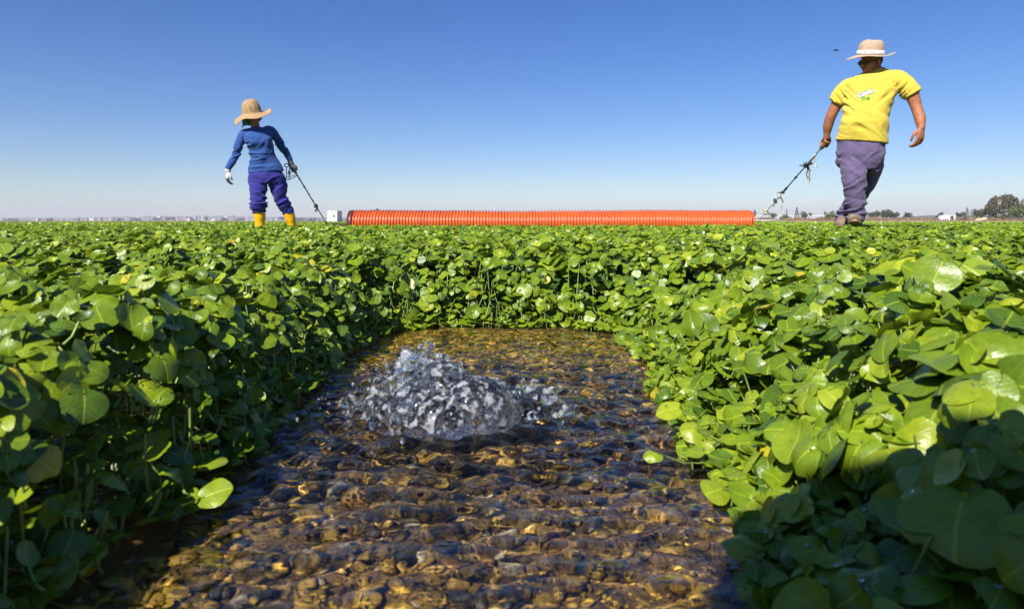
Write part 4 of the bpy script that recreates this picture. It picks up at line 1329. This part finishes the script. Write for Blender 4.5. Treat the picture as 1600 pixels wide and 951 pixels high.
def woman_pole():
    Mw = Matrix.Translation(pw_root.location) @ Matrix.Rotation(pw_root.rotation_euler.z, 4, 'Z')
    H_ = Mw @ pw_h
    Mr_ = Matrix.Translation(roll.location) @ Matrix.Rotation(roll.rotation_euler.z, 4, 'Z')
    E = Mr_ @ Vector((-.385, -.05, .235))
    root = empty('towing_pole', (H_.x, H_.y, 0)); O = Vector((H_.x, H_.y, 0))
    tag(root, 'black pole with a wire bracket, held by the person in the straw hat', 'pole')
    d = E - H_; u = d.normalized(); at = lambda t: H_ + d * t - O
    g = MB(); g.limb([at(0) - u * .08, at(0), at(0) + u * .07], [.013, .015, .015], 12); g.build('grip', M_dark, root, True)
    g = MB(); g.tube([at(.03), at(1)], [.0085, .006], 8); 
    for t in (.2, .34, .36, .5, .62): g.limb([at(t), at(t + .015)], [.011, .011], 8)
    g.build('rod', M_black, root, True)
    g = MB(); knot(g, at(.74), .018, 14, 3); g.limb([at(.72), at(.78)], [.02, .014], 8); strands(g, at(.76), .07, 4, 6, .004, .01); g.build('black_knot', M_dark, root, True)
    l = MB()
    c = at(0) + Vector((-.075, -.02, .035))
    ring = [c + Vector((.026 * math.cos(a), 0, .022 * math.sin(a))) for a in [2 * math.pi * i / 14 for i in range(15)]]
    l.tube(ring, .006, 7, False)
    l.tube([c + Vector((.0, 0, -.02)), c + Vector((.0, 0, -.17))], .005, 7); l.tube([c + Vector((.035, 0, -.02)), c + Vector((.045, 0, -.10)), c + Vector((.03, 0, -.17))], .005, 7)
    q = at(.14); l.tube([c + Vector((-.05, 0, -.175)), c + Vector((.02, 0, -.18)), q], .005, 7); l.tube([c + Vector((-.05, 0, -.165)), q + Vector((-.01, 0, .012))], .004, 7)
    l.tube([c + Vector((.03, 0, .0)), at(.0)], .005, 7)
    l.build('wire_bracket', M_dark, root, True)
    g = MB(); knot(g, c + Vector((.03, 0, -.10)), .012, 7, 13); strands(g, c + Vector((.03, 0, -.06)), .09, 4, 14, .003, .006); g.build('pale_cord', M_cord, root, True)


man_pole(); woman_pole()


# ------------------------------------------------------------------ background
def crown(px, top, wpx, d, base_py=345.5, seed=0, shape='round', tones=0, name='tree', n=None, label='', group=None, trunk=True, lean=0.0):
    """tree or bush from small leaf clumps filling an uneven volume, on a tapered trunk"""
    r = np.random.default_rng(seed + 100)
    b0 = P(px, base_py, d); s = d / F; W = wpx * s; H_ = (base_py - top) * s + .3
    root = empty(name, (b0.x, d, 0.0)); tag(root, label, 'tree' if name.endswith('tree') else 'bush', group)
    n = n or 700
    lobes = r.integers(5, 9)
    lc = np.stack([r.uniform(-.33, .33, lobes), r.uniform(-.3, .3, lobes), r.uniform(.35, .78, lobes)], 1); lr = r.uniform(.16, .30, lobes)
    pts = []
    while sum(len(p) for p in pts) < n:
        i = r.integers(0, lobes, n); v = r.normal(0, 1, (n, 3)); v /= np.linalg.norm(v, axis=1)[:, None]
        rad = lr[i] * r.uniform(.55, 1.05, n)
        p = lc[i] + v * rad[:, None] * np.array([1, 1, .8])
        if shape == 'cone':
            z = r.random(n) ** 1.4; a = r.uniform(0, 6.28, n); q = .5 * (1 - z) ** .8 * r.uniform(.5, 1.1, n)
            p = np.stack([q * np.cos(a), q * np.sin(a), z * .92 + .08], 1)
        if shape == 'dome':
            a = r.uniform(0, 6.28, n); q = np.sqrt(r.random(n)) * .5; top_ = np.sqrt(np.maximum(0, 1 - (q / .5) ** 2)) * (.86 + .14 * noise3(np.cos(a) * 2.2 + 5, np.sin(a) * 2.2, q * 6, 3))
            z = .26 + (top_ - .26) * (1 - r.random(n) ** 1.6 * .75)
            p = np.stack([q * np.cos(a), q * np.sin(a), z], 1); g_ = noise3(p[:, 0] * 7, p[:, 1] * 7, p[:, 2] * 7, 31); p = p[(g_ > -.22) & (top_ > .2)]
        if shape == 'bush': p[:, 2] = p[:, 2] * 1.15 - .15
        p = p[(p[:, 2] > .02) & (p[:, 2] < 1.02)]
        pts.append(p)
    p = np.concatenate(pts)[:n]
    mn, mx = p[:, 0].min(), p[:, 0].max(); p[:, 0] = (p[:, 0] - (mn + mx) / 2) / (mx - mn)
    p[:, 2] *= 1.0 / p[:, 2].max()
    C = p * np.array([W, W * .8, H_]); C[:, 0] += lean * C[:, 2]
    N = r.normal(0, 1, (n, 3)) + np.array([0, -.2, .8]); D = r.normal(0, 1, (n, 3))
    sz = W / math.sqrt(n) * r.uniform(.7, 1.5, n)
    V, T, U, Rr = leaf_batch(C, N, D, sz, np.clip(r.normal(.45, .25, n), 0, 1), 1, 5)
    me = np_mesh('crown', V, T.ravel(), 3, False, None, {'rnd': Rr}); obj('crown', me, TREE[tones], root)
    if trunk:
        t = MB(); t.limb([(0, 0, -.1), (lean * H_ * .2, 0, H_ * .25), (lean * H_ * .5, 0, H_ * .6)], [W * .03 + .03, W * .022 + .02, .02 + W * .008], 8)
        for i in range(6):
            q = p[r.integers(0, n)]; e = Vector((q[0] * W + lean * q[2] * H_, q[1] * W * .8, q[2] * H_)); t.limb([(lean * H_ * .2, 0, H_ * .25), e * .55 + Vector((0, 0, H_ * .12)), e], [W * .014 + .01, W * .009 + .006, .006], 6)
        t.build('trunk', M_bark, root, True)
    return root


M_bark = simple('bark', (.16, .12, .085), .9, .3, 8, .6, 20)
TREE = [leafmat('dark_foliage', (.02, .032, .018), (.035, .052, .025), (.06, .085, .035), False, .1, .7),
        leafmat('grey_green_foliage', (.045, .055, .025), (.085, .095, .042), (.14, .14, .06), False, .12, .7),
        leafmat('bright_foliage', (.04, .075, .015), (.085, .14, .028), (.15, .21, .045), False, .15, .6),
        leafmat('olive_foliage', (.035, .038, .014), (.085, .085, .028), (.17, .15, .055), False, .12, .7),
        leafmat('brown_olive_foliage', (.040, .038, .018), (.10, .088, .036), (.18, .155, .060), False, .12, .7)]
G = 'trees and bushes along the far edge of the field'
crown(1179, 328, 7, 320, seed=1, tones=0, name='tree', n=260, label='small dark round tree just right of the orange pipe', group=G)
crown(1208, 333, 13, 360, seed=2, tones=1, name='bush', n=220, label='low grey green bush over the glasshouse roof, left of the bright shrub', group=G)
crown(1229, 327, 6, 300, seed=3, shape='cone', tones=1, name='conifer_tree', n=260, label='slender pale conifer rising behind the bright green shrub', group=G)
crown(1226, 336, 15, 210, seed=4, shape='bush', tones=2, name='bush', n=420, label='bright green round shrub in front of the glasshouse', group=G)
crown(1245, 324.5, 10, 330, seed=5, shape='cone', tones=0, name='conifer_tree', n=380, label='dark pointed conifer, tallest tree above the glasshouse', group=G)
crown(1259, 330.5, 17, 340, seed=6, tones=1, name='tree', n=380, label='broad grey green tree right of the dark pointed conifer', group=G)
crown(1291, 331, 9, 330, seed=7, tones=1, name='tree', n=260, label='small grey tree at the right end of the glasshouse', group=G)
crown(1303, 330, 13, 300, seed=8, tones=0, name='tree', n=300, label='dark tree rising behind the bright bush beside the walking legs', group=G)
crown(1299, 333, 20, 205, seed=9, shape='bush', tones=2, name='bush', n=520, label='bright bush just left of the walking legs', group=G)
crown(1361, 332, 16, 230, seed=10, shape='bush', tones=1, name='bush', n=380, label='grey green bush just right of the walking legs', group=G)
crown(1380, 328, 28, 250, seed=11, tones=1, name='tree', n=620, label='wide round topped tree clump right of the walking legs', group=G)
crown(1396, 333, 16, 270, seed=12, tones=0, name='bush', n=260, label='dark bush at the right foot of the wide tree clump', group=G)
crown(1418, 333, 16, 260, seed=13, tones=0, name='tree', n=360, label='small dark tree standing alone above the brown grass', group=G)
crown(1467, 332.5, 14, 330, seed=14, tones=0, name='bush', n=300, label='dark bush just left behind the white trailer', group=G)
crown(1500, 332, 17, 300, seed=15, tones=1, name='bush', n=340, label='grey bush just right behind the white trailer', group=G)
crown(1511, 325, 9, 260, seed=16, shape='cone', tones=2, name='conifer_tree', n=360, label='green pointed tree between the trailer and the big tree', group=G)
crown(1523, 328, 13, 220, seed=17, tones=3, name='bush', n=360, label='olive bush right of the green pointed tree', group=G)
crown(1533, 327, 18, 175, seed=18, tones=3, name='tree', n=700, label='lower brown green tree at the left shoulder of the big tree', group=G)
crown(1567, 299.5, 60, 150, seed=19, shape='dome', tones=4, name='tree', n=4200, label='big spreading olive brown tree at the right edge of the field', group=G, lean=.10)
crown(1549, 328, 19, 120, seed=20, shape='bush', tones=0, name='bush', n=520, label='dark bush under the big tree', group=G)
crown(1590, 322, 26, 140, seed=21, shape='bush', tones=2, name='bush', n=800, label='green bush under the right side of the big tree', group=G)
crown(1604, 310, 18, 170, seed=22, tones=3, name='tree', n=500, label='tree cut off by the right edge of the picture', group=G)
crown(1572, 334, 22, 130, seed=24, shape='bush', tones=3, name='bush', n=520, label='brownish thicket below the trunk of the big tree', group=G)
crown(592, 327.5, 22, 300, seed=23, shape='bush', tones=1, name='tree', n=300, label='low tree just showing above the left part of the orange pipe', group=G)

# dry grass strip beyond the bed on the right
def drygrass():
    r = np.random.default_rng(77); n = 26000
    d = r.uniform(95, 200, n); px = r.uniform(1150, 1640, n)
    x = (px - 800) / F * d; h = r.uniform(.35, 1.0, n) * (.85 + .5 * noise3(px * .06, d * .02, 0, 3)) * d / 150
    w_ = r.uniform(.03, .09, n) * d / 100; a = r.uniform(0, 3.14, n)
    dx, dy = np.cos(a) * w_, np.sin(a) * w_; le = r.normal(0, .12, n)
    z0 = np.full(n, -.02)
    V = np.stack([np.stack([x - dx, d - dy, z0], 1), np.stack([x + dx, d + dy, z0], 1), np.stack([x + le + dx * .6, d + dy * .6, h * .7], 1), np.stack([x + le * 1.6, d, h], 1), np.stack([x + le - dx * .6, d - dy * .6, h * .7], 1)], 1).reshape(-1, 3)
    T = (np.array([[0, 1, 2], [0, 2, 4], [4, 2, 3]])[None] + (np.arange(n) * 5)[:, None, None]).reshape(-1)
    rn = np.clip(.5 + .5 * noise3(px * .04, d * .03, 0, 9) + r.normal(0, .2, n), 0, 1)
    m_ = leafmat('dry_grass', (.17, .10, .06), (.30, .19, .115), (.20, .19, .07), False, .15, .8)
    o = obj('dry_grass', np_mesh('dry_grass', V, T, 3, False, None, {'rnd': np.repeat(rn, 5)}), m_)
    tag(o, 'brown dry grass between the cress bed and the far trees', 'dry grass', kind='stuff')


drygrass()

# pale kerb of the bed
kb = MB(); a = P(1188, 345, 47.5); kb.box((a.x + 24, 47.5, .085), (48, .22, .19), None, .01)
o = kb.build('kerb', simple('pale_concrete', (.62, .58, .50), .85, .12, 3, .3, 20)); tag(o, 'long pale concrete kerb closing the bed on the right', 'kerb')
pb = MB(); q = P(1193, 344.2, 44); pb.tube([(q.x - 1.0, 44, q.z), (q.x + 1.0, 44, q.z)], .028, 8); o = pb.build('plastic_pipe', M_white, None, True); tag(o, 'short white pipe lying just right of the orange pipe', 'pipe')

# glasshouse
def glasshouse():
    d = 370; a = P(1176, 345, d); b = P(1318, 345, d); L_ = b.x - a.x; s = d / F
    root = empty('glasshouse', (a.x, d, 0)); tag(root, 'long low glasshouse with a pale roof behind the dry grass', 'glasshouse')
    H_ = 7.5 * s
    glass_ = simple('milky_glass', (.42, .46, .50), .25, .12, .6)
    m = MB(); m.box((L_ / 2, 4, H_ / 2), (L_, 8, H_)); m.build('wall', glass_, root)
    m = MB(); n = 10; sp = L_ / n
    for i in range(n):
        x0 = i * sp + .05; x1 = (i + 1) * sp - .05; xm = (x0 + x1) / 2
        V = [(x0, -.2, H_ + .01), (x1, -.2, H_ + .01), (xm, -.2, H_ + .55), (x0, 8.2, H_ + .01), (x1, 8.2, H_ + .01), (xm, 8.2, H_ + .55)]
        m.add(V, [(0, 1, 2), (3, 5, 4), (0, 2, 5, 3), (1, 4, 5, 2), (0, 3, 4, 1)])
    m.build('roof', simple('whitewashed_glass', (.62, .62, .62), .5, .06, 1), root)
    for i in range(26):
        m = MB(); m.box((i * L_ / 25, -.08, H_ / 2), (.16, .12, H_)); m.build('post', M_white, root)
    for i in (3, 4, 7, 9, 10, 12, 15, 18, 20):
        m = MB(); m.box(((i + .5) * L_ / 25, -.03, H_ * .5), (L_ / 25 - .5, .05, H_ * .5)); m.build('window', simple('dark_pane', (.12, .14, .16), .3, .1, 1), root)


glasshouse()

# white site cabin with door and window
def cabin():
    d = 130; s = d / F; a = P(511.5, 346, d); b = P(533, 346, d); H_ = 15.5 * s + .2; W = 15.3 * s
    root = empty('site_cabin', (a.x, d, 0)); tag(root, 'small white cabin with a door and one dark window beside the pole', 'cabin')
    m = MB(); m.box((W / 2, 1.9, H_ / 2), (W, 3.8, H_), None, .03); m.build('wall', M_white, root)
    # its right side turns toward the camera
    m = MB(); m.box((W / 2, 1.9, H_ + .035), (W + .08, 3.9, .07), None, .02); m.build('roof', M_white, root)
    m = MB(); m.box((W * .27, -.025, H_ * .40), (W * .24, .05, H_ * .66)); dr = m.build('door', simple('grey_white_door', (.60, .60, .60), .5, .05, 3), root)
    m = MB(); m.box((W * .36, -.07, H_ * .40), (.04, .04, .12)); m.build('handle', M_dark, dr)
    m = MB(); m.box((W * .68, -.03, H_ * .55), (W * .20, .06, H_ * .28)); wn = m.build('window', M_white, root)
    m = MB(); m.box((W * .68, -.065, H_ * .55), (W * .15, .01, H_ * .21)); m.build('pane', simple('dark_window_glass', (.02, .025, .02), .15), wn)
    root.rotation_euler.z = 0
    # low rail right of it
    rl = empty('rail', (b.x, d + 1, 0)); tag(rl, 'low grey rail standing right of the white cabin', 'rail')
    m = MB()
    m.tube([(0, 0, .55), (2.4, 0, .55)], .035, 6); m.tube([(0, 0, .30), (2.4, 0, .30)], .03, 6); m.build('bar', M_steel, rl, True)
    for i in range(4):
        m = MB(); m.tube([(i * .78, 0, -.05), (i * .78 + .06, 0, .62)], .045, 6); m.build('post', M_dark, rl, True)


cabin()

# white trailer with dark red drawbar frame, farm machine beside it
def trailer():
    d = 100; s = d / F; a = P(1471.5, 346, d); W = 21.5 * s; H_ = 10.3 * s
    root = empty('trailer', (a.x, d, 0)); tag(root, 'small white box trailer with a dark panel painted as a shaded doorway at its right', 'trailer')
    m = MB(); m.box((W / 2, .4, .20 + H_ / 2 - .06), (W, .8, H_ - .2), None, .02); m.build('box_body', M_white, root)
    m = MB(); m.box((W * .68, -.02, .16 + H_ / 2 - .03), (W * .10, .04, H_ - .3)); m.build('side_post', simple('dark_red_paint', (.10, .02, .025), .5), root)
    m = MB(); m.box((W * .79, -.025, .16 + H_ / 2 - .03), (W * .12, .05, H_ - .3)); m.build('doorway', simple('dark_green_shade', (.03, .05, .045), .6), root)  # solid dark panel, its colour stands in for shade inside the opening
    m = MB(); m.tube([(-.75, .4, .42), (0, .4, .32), (.5, .4, .22)], .055, 6); m.tube([(-.75, .4, .14), (.4, .4, .14)], .06, 6); m.tube([(-.55, .4, .14), (-.1, .4, .34)], .05, 6); m.build('drawbar', simple('dark_red_frame', (.07, .02, .025), .6), root, True)
    for x_ in (.35, W - .35):
        m = MB(); m.tube([(x_, -.05, .16), (x_, .12, .16)], .16, 16); wh = m.build('wheel', M_dark, root, True)
        m = MB(); m.tube([(x_, -.065, .16), (x_, -.045, .16)], .08, 12); m.build('rim', M_steel, wh, True)
    b = P(1464, 346, d); m = MB()
    mach = empty('water_pump', (b.x - .15, d, 0)); tag(mach, 'small black pump standing at the left end of the trailer', 'pump')
    m = MB(); m.box((0, 0, .30), (.42, .4, .30), None, .04); m.build('housing', M_black, mach)
    m = MB(); m.tube([(.05, -.22, .06), (.05, .22, .06)], .10, 12); m.build('wheel', M_dark, mach, True)
    m = MB(); m.tube([(.12, -.21, .12), (.12, -.21, .34)], .02, 6); m.build('handle', M_white, mach, True)
    c = P(1497, 346, d)
    tr = empty('farm_cart', (c.x, d + .5, 0)); tag(tr, 'low dark farm cart parked right of the white trailer', 'cart')
    m = MB(); m.box((.35, 0, .34), (.8, .9, .12), None, .02); m.build('bed', simple('dark_red_bed', (.08, .025, .025), .6), tr)
    m = MB(); m.box((1.15, 0, .36), (.85, .7, .30), None, .06); m.tube([(.8, 0, .45), (1.2, 0, .60), (1.5, 0, .5)], .05, 6); m.build('engine', M_black, tr, True)
    for x_ in (.45, 1.2):
        m = MB(); m.tube([(x_, -.42, .17), (x_, -.30, .17)], .17, 16); wh = m.build('wheel', M_dark, tr, True)
        m = MB(); m.tube([(x_, -.435, .17), (x_, -.415, .17)], .07, 12); m.build('rim', M_white, wh, True)
    # pale heap
    e = P(1536.5, 346, 112); b_ = MB()
    for (ox, rx, hz_) in ((-.55, .75, .62), (.1, .8, .70), (.65, .65, .60)): b_.ell((ox, 0, .0), (rx, .9, hz_ * 1.15), None, 18, 12)
    o = b_.fused('sand_heap', simple('pale_sand', (.62, .40, .24), .9, .15, 4, .5, 14), None, .05, 4, lambda co, no: .03 * fbm(co[:, 0] * 4, co[:, 1] * 4, co[:, 2] * 4, 5))
    o.location = (e.x, 112, -.05); tag(o, 'pale sandy heap in front of the dark bush under the big tree', 'heap')


trailer()

# far town and hills
M_bld = [simple('pale_wall', (.36, .34, .33), .8, .08, .02), simple('pink_wall', (.30, .24, .22), .8, .08, .02), simple('grey_wall', (.20, .21, .23), .8, .08, .02), simple('bright_wall', (.6, .58, .55), .8, .05, .02)]
rb = random.Random(12)
GB = 'pale blocks of the far hazy town on the left'
made = 0; meshes = {}
px = 2.0
while px < 560:
    if px > 505: d = rb.uniform(1300, 1700)
    else: d = rb.uniform(1500, 2100)
    s = d / F; wpx = rb.choice((3, 3.5, 4, 5, 6, 9)) * rb.uniform(.8, 1.2)
    dens = 1.0 if px > 130 else .7
    hpx = rb.uniform(2.6, 5.5) + (3.2 if 225 < px < 400 and rb.random() < .6 else 0) + (1.5 if 120 < px < 225 else 0)
    if px > 400: hpx *= .75
    if rb.random() < dens:
        q = P(px, 345, d); W = wpx * s; H_ = hpx * s
        m = MB(); m.box((0, 0, H_ / 2), (W, W * .8, H_))
        m.box((W * rb.uniform(-.25, .25), 0, H_ + .6), (W * .3, W * .3, 1.2))
        root = empty('building', (q.x, d, 0)); root.rotation_euler.z = rb.uniform(-.4, .4)
        tag(root, 'pale block of the far hazy town along the left horizon', 'building', GB)
        m.build('wall', M_bld[rb.choice((0, 0, 1, 2, 3, 1))], root)
        for f_ in range(2 if H_ > 7 else 1):
            mm = MB(); mm.box((0, -W * .4 - .05, H_ * (.35 + .35 * f_)), (W * .8, .1, H_ * .12)); mm.build('window', M_bld[2], root)
        made += 1
    px += wpx * rb.uniform(.75, 1.6)
HG = 'dark tree clumps in front of the far town'
for i, (px, top, wd) in enumerate(((78, 340.5, 10), (62, 341.5, 6), (122, 341, 6), (159, 340, 4), (188, 341.5, 9), (264, 339.5, 9), (271, 339, 6), (300, 339.5, 8), (322, 338.5, 6), (350, 341, 12), (376, 341.5, 14), (214, 341, 14), (440, 339, 10), (455, 341, 12), (470, 341, 16), (490, 341, 16), (20, 342, 14), (244, 341, 12))):
    crown(px, top, wd, 1050 + 20 * i, 345, 40 + i, 'bush', 0, 'bush', 90, 'dark tree clump in front of the far hazy town', HG, trunk=False)
# hills
def hill(name, pts, d, mat, depth=260):
    V = []; n = len(pts)
    xs = np.linspace(pts[0][0], pts[-1][0], 160); tops = np.interp(xs, [p[0] for p in pts], [p[1] for p in pts])
    tops = tops + .35 * noise3(xs * .09, xs * 0, 0, 5) + .18 * noise3(xs * .4, xs * 0, 0, 6)
    rows = [(-1, 0), (-.5, .7), (0, 1), (.5, .7), (1, 0)]
    for (u, hh) in rows:
        for x_, t in zip(xs, tops):
            h_ = (345 - t) * d / F * hh
            V.append(((x_ - 800) / F * d, d + u * depth, h_ + (0 if hh else -2)))
    m = 160; Fq = [(i * m + k, i * m + k + 1, (i + 1) * m + k + 1, (i + 1) * m + k) for i in range(4) for k in range(m - 1)]
    o = obj(name, np_mesh(name, np.array(V), np.array(Fq), 4), mat); tag(o, kind='structure')
mh = simple('far_hillside', (.09, .10, .075), .9, .3, .01)
hill('hills', [(-120, 345), (-40, 341), (60, 340), (110, 341), (180, 338.5), (260, 337.5), (330, 338), (345, 336.8), (360, 337.4), (420, 339), (470, 339.5), (560, 340), (640, 341), (760, 343), (820, 345)], 2700, mh)
hill('hills', [(1380, 345), (1410, 339), (1440, 336.5), (1455, 336), (1475, 337), (1500, 338), (1560, 337), (1640, 335), (1760, 340)], 900, simple('near_ridge', (.06, .075, .05), .9, .3, .02), 90)

# small bird in the sky
bq = P(1306, 79, 34); root = empty('bird', bq); tag(root, 'tiny dark bird in the blue sky left of the person in yellow', 'bird')
b = MB(); b.limb([(-.13, 0, 0), (-.05, 0, .0), (.06, 0, .0), (.14, 0, .01)], [.008, .035, .03, .012], 12); b.ell((.15, 0, .015), .022)
b.limb([(0, -.02, .015), (-.02, -.11, .04), (-.06, -.24, .02)], [(.045, .008), (.04, .006), (.01, .003)], 8, 5, (1, 0, 0)); b.limb([(0, .02, .015), (-.02, .11, .04), (-.06, .24, .02)], [(.045, .008), (.04, .006), (.01, .003)], 8, 5, (1, 0, 0))
b.fused('body', M_dark, root, .006, 1)


# the photographer crouching behind the lens, whose head shades the right bank
def photographer():
    root = empty('person', (-.33, -.80, -.02), 0)
    tag(root, 'person crouching behind the lens, shading the corner of the right bank', 'person')
    b = MB(); hc = Vector((0.0, .22, .93))
    head_parts(b, hc, Mr(('Z', 165), ('X', 38)), 1.0)
    b.limb([(0, .02, .72), (0, .10, .80), (0, .18, .90)], [.06, .06, .06], 14)
    b.stack([(0, -.10, .30, .15, .11, 0), (0, -.06, .50, .14, .10, 0), (0, .0, .68, .15, .09, 0), (0, .02, .74, .09, .07, 0)])
    b.limb([(.17, .0, .68), (.24, .22, .50), (.33, .58, .34)], [.045, .04, .03], 12)
    b.limb([(-.17, .0, .68), (-.10, .24, .48), (.22, .58, .30)], [.045, .04, .03], 12)
    hand(b, (.33, .57, .34), (.1, .6, -.4), (0, 0, -1), (-1, 0, 0), (24, 30, 24)); hand(b, (.22, .57, .30), (.5, .6, -.1), (0, 0, 1), (0, 1, 0), (24, 30, 24))
    for sx in (-1, 1): b.limb([(sx * .12, -.10, .26), (sx * .20, .20, .46), (sx * .17, -.02, .08)], [.08, .06, .045], 12)
    b.fused('body', M_skin, root, .007, 2)
    s = MB()
    s.stack([(0, -.12, .24, .19, .15, 0), (0, -.08, .42, .18, .15, 0), (0, -.02, .62, .19, .13, 0), (0, .0, .72, .14, .10, 0), (0, .04, .78, .08, .08, 0)])
    s.limb([(.14, .0, .68), (.20, .10, .60), (.24, .20, .52)], [.07, .065, .06], 12); s.limb([(-.14, .0, .68), (-.14, .12, .58), (-.11, .22, .50)], [.07, .065, .06], 12)
    s.fused('shirt', cloth('grey_shirt', (.2, .2, .22)), root, .01, 3, folds([], 0, 3, .006, 10))
    t = MB(); t.ell((0, -.14, .24), (.19, .16, .13))
    for sx in (-1, 1): t.limb([(sx * .12, -.10, .26), (sx * .20, .20, .46), (sx * .17, -.02, .10)], [.105, .085, .065], 12)
    t.fused('trousers', cloth('dark_trousers', (.04, .045, .06)), root, .01, 3, folds([], 0, 4, .006, 10))
    for sx in (-1, 1):
        h = MB(); h.ell((sx * .17, .03, .05), (.05, .14, .05)); h.ell((sx * .17, -.03, .09), (.05, .06, .06)); h.fused('boot', M_dark, root, .008, 2)
    hat('sun_hat', root, hc + Vector((0, .01, .06)), Mr(('X', -22)), .10, .135, .11, M_hatm, lambda a: 0.0, .01, .02)


photographer()

# ------------------------------------------------------------------ sky, sun, air, camera
SUN_EL, SUN_AZ = R(43), R(30)      # azimuth: behind the camera, to its left
sd = Vector((-math.sin(SUN_AZ) * math.cos(SUN_EL), -math.cos(SUN_AZ) * math.cos(SUN_EL), math.sin(SUN_EL)))  # towards the sun
sun = bpy.data.lights.new('sun', 'SUN'); sun.energy = 5.0; sun.angle = R(.53); sun.color = (1, .955, .87)
so = bpy.data.objects.new('sun', sun); col.objects.link(so)
so.rotation_euler = sd.to_track_quat('Z', 'Y').to_euler()
sun.cycles.is_caustics_light = True
w = bpy.data.worlds.new('World'); sc.world = w; w.use_nodes = True
nt = w.node_tree; bg = nt.nodes['Background']
sky = nt.nodes.new('ShaderNodeTexSky'); sky.sky_type = 'NISHITA'; sky.sun_disc = False
sky.sun_elevation = SUN_EL; sky.sun_rotation = math.atan2(sd.x, sd.y)
sky.air_density = 1.0; sky.dust_density = .15; sky.ozone_density = 6.0; sky.altitude = 50
hs = nt.nodes.new('ShaderNodeHueSaturation'); hs.inputs['Saturation'].default_value = 1.25; hs.inputs['Hue'].default_value = .514
nt.links.new(sky.outputs[0], hs.inputs['Color']); nt.links.new(hs.outputs[0], bg.inputs[0]); bg.inputs[1].default_value = .073

m, nt_, out_ = newmat('air')
pv = nt_.nodes.new('ShaderNodeVolumePrincipled'); pv.inputs['Color'].default_value = (.86, .84, .94, 1); pv.inputs['Density'].default_value = .00035
nt_.links.new(pv.outputs[0], out_.inputs['Volume'])
hz = MB().box((0, 1600, 30), (6800, 4000, 64)).build('haze', m); tag(hz, kind='stuff')

cd = bpy.data.cameras.new('camera'); cam = bpy.data.objects.new('camera', cd); col.objects.link(cam)
cam.location = (0, 0, CZ); cam.rotation_euler = (R(90), 0, 0)
cd.sensor_width = 36; cd.lens = 36 * F / 1600; cd.shift_y = -(475.5 - 345) / 1600
cd.clip_start = .01; cd.clip_end = 20000
cd.dof.use_dof = True; cd.dof.focus_distance = 1.7; cd.dof.aperture_fstop = 14
sc.camera = cam
sc.view_settings.view_transform = 'Standard'; sc.view_settings.look = 'None'; sc.view_settings.gamma = 1; sc.view_settings.exposure = .72
sc.cycles.use_denoising = True
sc.cycles.max_bounces = 12; sc.cycles.transmission_bounces = 10; sc.cycles.diffuse_bounces = 3; sc.cycles.glossy_bounces = 4
sc.cycles.transparent_max_bounces = 12
sc.cycles.caustics_reflective = False; sc.cycles.caustics_refractive = True
sc.cycles.sample_clamp_indirect = 12
